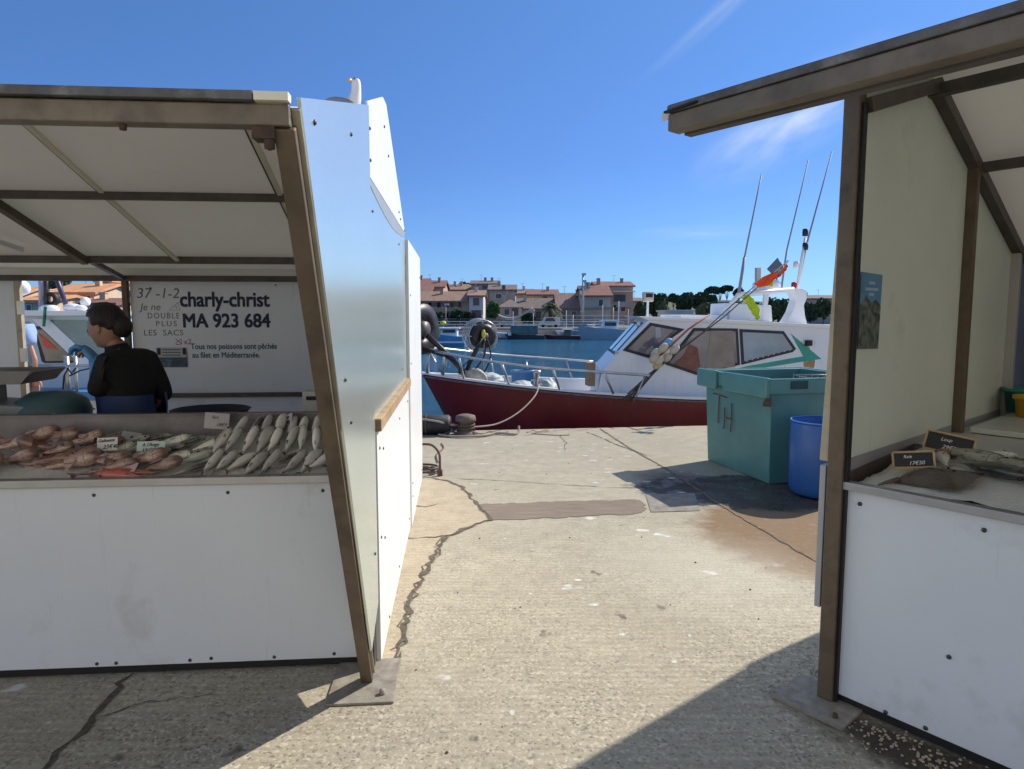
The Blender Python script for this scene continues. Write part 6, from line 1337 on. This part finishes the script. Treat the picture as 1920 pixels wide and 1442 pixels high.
def tree(label, px, py_top, py_bot, wpx, d, kind, seed, leaf=None, n=1500, py_base=611, nm='tree'):
    c = at(px, 592, d); k = d / F; W_ = wpx * k; zt = H + (592 - py_top) * k; zb = H + (592 - py_bot) * k; z0 = H + (592 - py_base) * k
    rnd = random.Random(seed); o = thing(nm, label, 'tree' if nm != 'hedge' else 'hedge', (c.x, d, z0), 0, 'trees and shrubs beyond the water')
    zt -= z0; zb -= z0; h_ = zt - zb
    cl = []
    nc = 5 if kind != 'umbrella' else 7
    for i in range(nc):
        fx = (i + .5) / nc * 2 - 1
        if kind == 'umbrella': cl.append(((fx * W_ * .36, rnd.uniform(-.2, .2) * W_, zb + h_ * (.62 - .25 * fx * fx + rnd.uniform(-.1, .1))), (W_ * .20, W_ * .25, h_ * rnd.uniform(.28, .42))))
        else: cl.append(((fx * W_ * .30, rnd.uniform(-.2, .2) * W_, zb + h_ * (.5 + rnd.uniform(-.15, .2) - .12 * fx * fx)), (W_ * rnd.uniform(.20, .28), W_ * .28, h_ * rnd.uniform(.32, .48))))
    if kind == 'round': cl.append(((0, 0, zb + h_ * .5), (W_ * .38, W_ * .38, h_ * .45)))
    mm = dict(umbrella=L_pine, pine=L_pine, olive=L_ol, round=L_bush, hedge=L_hedge)[kind if kind in ('umbrella', 'hedge') else {'mass': 'pine'}.get(kind, kind)]
    crown_mesh(cl, n, leaf or max(.12, k * 3.2), seed).build('crown', mm, o, fix=False)
    b = B(); top = V((0, 0, zb + h_ * .5)); tr = max(.08, W_ * .025)
    b.tube([(0, 0, -.1), (rnd.uniform(-.1, .1), 0, zb * .6), top], [tr * 1.4, tr, tr * .5], 7)
    for c_, r_ in cl[::2]: b.tube([(0, 0, zb * .75), V(c_) * .7 + V((0, 0, zb * .2)), c_], [tr * .7, tr * .5, tr * .25], 6)
    b.build('trunk', M_bark, o)
    return o
G1 = 'pines on the far shore'
tree('broad dark pine group left of the skyline gap, behind the boat searchlight', 1228, 547, 592, 44, 126, 'pine', 1, n=2600)
for i, (px, t_, b_, w_) in enumerate(((1262, 551, 566, 20), (1285, 549, 588, 34), (1312, 547, 586, 30), (1330, 551, 575, 26))):
    tree(['small pine standing apart at the left of the pine row', 'wide pine, second in the row above the white shed', 'dark pine, third in the row, crown reaching low', 'pine, fourth in the row, next to the tall umbrella pines'][i], px, t_, b_, w_, 132, 'pine', 10 + i, n=1700)
for i, (px, t_, b_, w_) in enumerate(((1336, 539, 552, 28), (1362, 536, 547, 22), (1384, 541, 556, 18), (1349, 540, 550, 16))):
    tree(['tall umbrella pine with bare trunk, leftmost of the tall ones', 'highest umbrella pine just left of the boat aerial', 'umbrella pine behind the foot of the first aerial', 'slender umbrella pine between the two tallest'][i], px, t_, b_, w_, 150, 'umbrella', 20 + i, n=1100)
tree('rounded olive-green tree in front of the pines', 1324, 568, 594, 44, 105, 'olive', 30, n=2200)
tree('grey-green small tree beside the searchlight post', 1243, 566, 590, 18, 96, 'olive', 31, n=900)
for i, (px, w_, t_) in enumerate(((1445, 40, 557), (1470, 36, 560), (1520, 34, 563), (1544, 36, 560), (1405, 34, 564), (1240 + 130, 30, 575))):
    tree(['dark evergreen seen under the mast arch', 'dark evergreen left of the white funnel fin', 'dark evergreen right of the funnel fin', 'dark evergreen by the right stall post', 'dark evergreen behind the yellow flag', 'dark low tree behind the roof locker'][i], px, t_, 600, w_, 112, 'pine', 40 + i, n=1500)
tree('bright green bushy tree in front of the roof-terrace house', 924, 566, 596, 24, 90, 'round', 50, n=1600)
tree('low dark clump of trees on the skyline behind the roofs', 871, 531, 545, 26, 140, 'pine', 51, n=900)
tree('small dark tree right of the tallest house', 1200, 560, 600, 22, 100, 'pine', 52, n=1200)
for i, (px, w_, t_) in enumerate(((800, 26, 583), (822, 22, 585), (857, 32, 582), (876, 20, 585))):
    tree(['dark shrub before the ochre arcades, leftmost', 'dark shrub second from left before the arcades', 'wide dark shrub before the right-hand arcade', 'dark shrub below the white house'][i], px, t_, 606, w_, 90, 'hedge', 60 + i, n=900, py_base=612)
o = tree('clipped dark square hedge left of the palm', 991, 586, 604, 28, 89, 'hedge', 70, n=1800, nm='hedge')
tree('dark green tree behind the sunlit houses, far left', 118, 526, 560, 60, 75, 'pine', 71, n=1500)
# palm
d = 88; c = at(1031, 592, d); pm_ = thing('palm_tree', 'palm tree with drooping fronds on the far quay, left of the lamp mast', 'tree', (c.x, d, .15))
b = B(); b.tube([(0, 0, 0), (.05, 0, 1.2), (0, 0, 2.4)], [.28, .22, .2], 8); b.build('trunk', M_bark, pm_)
b = B(); rnd = random.Random(5)
for i in range(34):
    a = rnd.uniform(0, 2 * pi); el_ = rnd.uniform(-.5, 1.3); L_ = rnd.uniform(1.3, 1.9); pts = []
    for j in range(7):
        t = j / 6; pts.append(V((cos(a) * cos(el_) * L_ * t, sin(a) * cos(el_) * L_ * t, 2.4 + L_ * t * sin(el_) - 1.0 * t * t * L_ * .6)))
    for j in range(6):
        e_ = (pts[j + 1] - pts[j]).normalized(); s_ = e_.cross(V((0, 0, 1))).normalized()
        for q_ in (-1, 1):
            for m_ in range(2): p = pts[j].lerp(pts[j + 1], m_ * .5); b.add([p, p + e_ * .12, p + s_ * q_ * .38 + e_ * .22 - V((0, 0, .16))], [(0, 1, 2)])
b.build('crown', leafmat('palm_leaves', (.09, .10, .045)), pm_, fix=False)
# lamp mast, posts
def mast(label, px, py0, py1, d, r, heads, mm):
    c = at(px, 592, d); k = d / F; z1 = H + (592 - py0) * k; z0 = H + (592 - py1) * k
    o = thing('lamp_mast', label, 'mast', (c.x, d, z0)); b = B(); b.tube([(0, 0, 0), (0, 0, z1 - z0)], [r, r * .6], 8); b.build('pole', mm, o)
    for hh_ in heads: b = B(); b.box((hh_[0], 0, z1 - z0 - hh_[1]), (.5, .3, .25)); b.build('lamp_head', mm, o)
    return o
M_gal = mat('galvanised', (.42, .42, .40), .5, .2)
mast('tall pale harbour lighting mast in front of the gabled house', 1092.5, 514, 605, 84, .17, [(.1, .1), (.15, .9), (-.1, 1.6), (.35, 1.9), (0, 4.5)], M_gal)
mast('thin lamp post before the ochre house', 836, 571, 605, 84, .07, [(.1, .0)], M_gal)
mast('thin flag mast among the moored boats at right', 1160, 565, 612, 78, .05, [], M_bw2)
mast('second thin boat mast right of the lighting mast', 1150, 577, 612, 78, .05, [], M_bw2)
# railings along the far quay
def railing(label, px0, px1, py0, py1, d, step, mm, r=.035, bars=2):
    k = d / F; x0 = at(px0, 592, d).x; x1 = at(px1, 592, d).x; z0 = H + (592 - py1) * k; z1 = H + (592 - py0) * k
    o = thing('railing', label, 'railing', (x0, d, z0), 0, 'railings on the far quay'); b = B(); n = max(2, int((x1 - x0) / step))
    for j in range(bars): z = (z1 - z0) * (1 - j / bars); b.bar((0, 0, z), (x1 - x0, 0, z), r * 1.6, r * 1.6)
    b.build('rails', mm, o)
    for i in range(n + 1): b = B(); b.bar((i * (x1 - x0) / n, 0, 0), (i * (x1 - x0) / n, 0, z1 - z0), r * 1.6, r * 1.6); b.build('post', mm, o)
    return o
M_rw = flat('railing_white', (.62, .62, .6))
railing('long pale quay railing on the far side, left half', 812, 1000, 603, 613, 79.6, 3.2, M_rw, .045)
railing('long pale quay railing on the far side, right half', 1002, 1170, 603, 613, 79.6, 3.2, M_rw, .045)
railing('taller pale fence before the gabled houses', 1052, 1180, 592, 606, 83, 1.2, M_rw, .03)
railing('grey upper fence between road and houses', 800, 1050, 598, 606, 89.2, 4, M_gal, .03)
# cars
def car(label, px, d, L, mm, van=False, rz=0):
    c = at(px, 592, d); o = thing('parked_car' if not van else 'parked_van', label, 'car' if not van else 'van', (c.x, d, .17), rz, 'vehicles parked on the far quay'); o.scale = (.62, .62, .62)
    hh_ = 1.45 if not van else 1.9; b = B(); h2 = L / 2
    prof = [(-h2, .3), (-h2, .75), (-h2 * .62, .9), (-h2 * .35, hh_), (h2 * .45, hh_), (h2 * .8, .95), (h2, .8), (h2, .3)] if not van else [(-h2, .3), (-h2, .9), (-h2 * .7, 1.05), (-h2 * .5, hh_), (h2, hh_), (h2, .3)]
    b.prism(prof, (-.85, .85), lambda a, c_, t: (a, t, c_)); b.build('body', mm, o, bevel=.06)
    b = B(); b.prism([(-h2 * .52, .95), (-h2 * .33, hh_ - .1), (h2 * .40, hh_ - .1), (h2 * .66, .98)], (-.87, .87), lambda a, c_, t: (a, t, c_)); b.build('window', M_fw, o)
    for x in (-h2 * .62, h2 * .62):
        b = B(); b.lathe([(0, -.9), (.3, -.9), (.32, -.85), (.32, .85), (.3, .9), (0, .9)], (x, 0, .32), 16, MX.Rotation(pi / 2, 3, 'X')); b.build('wheel', M_rubber, o)
    return o
car('dark car parked behind the railing left of the net reel', 905, 84.5, 4.2, mat('car_dark', (.05, .05, .06), .25)); car('silver grey car parked right of the net reel', 954, 84.8, 4.3, mat('car_silver', (.35, .36, .38), .25, .3))
car('pale van parked before the palm', 1030, 84.0, 4.0, mat('van_pale', (.55, .56, .56), .3), True); car('dark car half hidden at the left of the far road', 888, 85, 4.2, mat('car_dark2', (.03, .04, .07), .25))
# far boats
def fboat(label, px0, px1, py_wl, fb, d, hullm, cabm=None, cab=None, stripe=None, nm='moored_boat', bow=-1):
    c = at((px0 + px1) / 2, 592, d); k = d / F; L_ = (px1 - px0) * k; zw = H + (592 - py_wl) * k
    o = thing(nm, label, 'boat', (c.x, d, zw), 0, 'boats moored at the far quay'); h2 = L_ / 2
    b = B(); n = 12; vs = []
    for i in range(n + 1):
        u = i / n; x = (-h2 + L_ * u) * (1 if bow < 0 else -1); wd = 1.15 * min(1, (1 - (1 - min(1, u / .5)) ** 2)) ; sh = fb * k * (1 + .35 * (1 - u) ** 2); rk = .5 * (1 - u) ** 2 * (1 if bow < 0 else -1)
        vs += [(x, -wd, sh), (x + rk, -wd * .85, -.2), (x + rk, wd * .85, -.2), (x, wd, sh)]
    b.add(vs, [(i * 4 + j, i * 4 + j + 1, i * 4 + 5 + j, i * 4 + 4 + j) for i in range(n) for j in range(3)] + [(i * 4 + 3, i * 4, i * 4 + 4, i * 4 + 7) for i in range(n)] + [(n * 4, n * 4 + 1, n * 4 + 2, n * 4 + 3)]); b.build('hull', hullm, o)
    if stripe: b = B(); [b.bar((-h2 * .9, -1.17, fb * k * f_), (h2, -1.17, fb * k * f_), .04, .14) for f_ in (.35,)]; b.build('stripe', stripe, o)
    if cab:
        x0, x1, y0 = cab; X0, X1 = (x0 - (px0 + px1) / 2) * k, (x1 - (px0 + px1) / 2) * k; zt = H + (592 - y0) * k - zw
        b = B(); b.prism([(X0 + .3, fb * k * .8), (X0, fb * k), (X0 + .35, zt), (X1, zt), (X1, fb * k * .8)], (-.8, .8), lambda a, c_, t: (a, t, c_)); cb = b.build('cabin', cabm, o, bevel=.04)
        b = B(); b.box(((X0 + X1) / 2 + .1, -.81, (zt + fb * k) / 2 + .12), ((X1 - X0) * .7, .03, (zt - fb * k) * .45)); b.build('window', M_fw, cb)
        b = B(); b.box(((X0 + X1) / 2 + .1, 0, zt + .04), ((X1 - X0) + .2, 1.8, .08)); b.build('roof', M_bw2, cb)
    return o
M_lb = mat('boat_lightblue', (.12, .32, .50), .4, var=.1)
fboat('white and light blue small boat moored behind the red boat bow', 812, 872, 646, 16, 58, M_lb, M_bw2, (824, 858, 616), M_bw2)
bb_ = thing('marker_buoy', 'yellow spherical buoy bunch above the light blue boat', 'buoy', at(831, 606, 60)); b = B(); b.ball((0, 0, 0), (.26, .22, .2), 14, 10); b.build('float', mat('buoy_yellow', (.7, .6, .05), .5), bb_); b = B(); b.tube([(0, 0, -.3), (0, 0, -1.3)], .03, 6); b.build('stick', M_bw2, bb_)
fboat('grey-hulled boat with white cabin moored at the right of the far quay', 1083, 1180, 636, 19, 74, mat('boat_greyblue', (.34, .40, .44), .4, var=.1), M_bw2, (1126, 1156, 602))
o = fboat('dark work barge with green-grey covered load on the far side', 946, 1020, 635, 7, 76, flat('barge_dark', (.05, .06, .07)), None, None, nm='work_barge')
b = B(); b.box((0, 0, 1.0), (3.0, 1.6, .95)); b.build('covered_load', mat('tarp_teal', (.10, .17, .17), .7, var=.25, vs=2), o, bevel=.1); b = B(); [b.box((x, -1.1, .55), (.35, .3, .3)) for x in (-1.6,)]; b.build('crate', M_bw2, o)
o = fboat('low dark boat with small covered cabin in the middle of the far side', 1020, 1086, 635, 6, 76, mat('boat_maroon', (.12, .05, .05), .5), mat('tarp_teal', (.10, .17, .17)), (1054, 1070, 618))
fboat('small white motor boat moored at the quay, right of the palm', 1096, 1120, 622, 8, 78.5, M_bw2, M_bw2, (1102, 1112, 610))
fboat('white motor boat beyond the red boat bow, left', 770, 815, 640, 12, 66, M_bw2, M_bw2, (780, 800, 616))
fboat('small pale boat moored close to the far quay between barge and net reel', 925, 950, 630, 6, 78, M_bw2)
for i, (px, y0, d) in enumerate(((905, 590, 77), (962, 584, 77), (1000, 588, 77.5), (1062, 582, 77), (1075, 590, 77.4), (1130, 572, 76), (1178, 580, 77))):
    mast('%s thin mast of a moored boat, counted from the net reel' % ORD[i], px, y0, 628, d, .035, [], M_bw2)
for i, (x0, x1, y) in enumerate(((1040, 1062, 628), (1066, 1084, 627), (988, 1006, 629), (1180, 1200, 632))):
    fboat('small open boat at the far quay, %s' % ['under the palm', 'left of the lighting mast', 'behind the work barge', 'behind the wheelhouse front'][i], x0, x1, y, 7, 78.2, [M_bw2, M_lb, M_bw2, M_hb][i])
po_ = B(); po_.box((at(1010, 592, 77.6).x, 77.6, -.72), (24, 1.4, .25)); pz_ = po_.build('pontoon', flat('pontoon_pale', (.45, .43, .4)), loc=(at(1010, 592, 77.6).x, 77.6, -.7)); tag(pz_, 'pale floating pontoon along the foot of the far quay', 'pontoon')
# bit of rolling ground behind the houses
b = B(); b.grid(60, 12, lambda u, v: (-260 + 520 * u, 118 + v * 160, .1 + 7 * v * (1 + .6 * noise.noise(V((u * 9, v * 3, 2)))) * min(1, 6 * u * (1 - u)))); tag(b.build('hill', mat('hill_scrub', (.10, .11, .055), .95, var=.4, vs=.08, dirt=((.28, .24, .18), .0, .15)), fix=False), kind='structure')
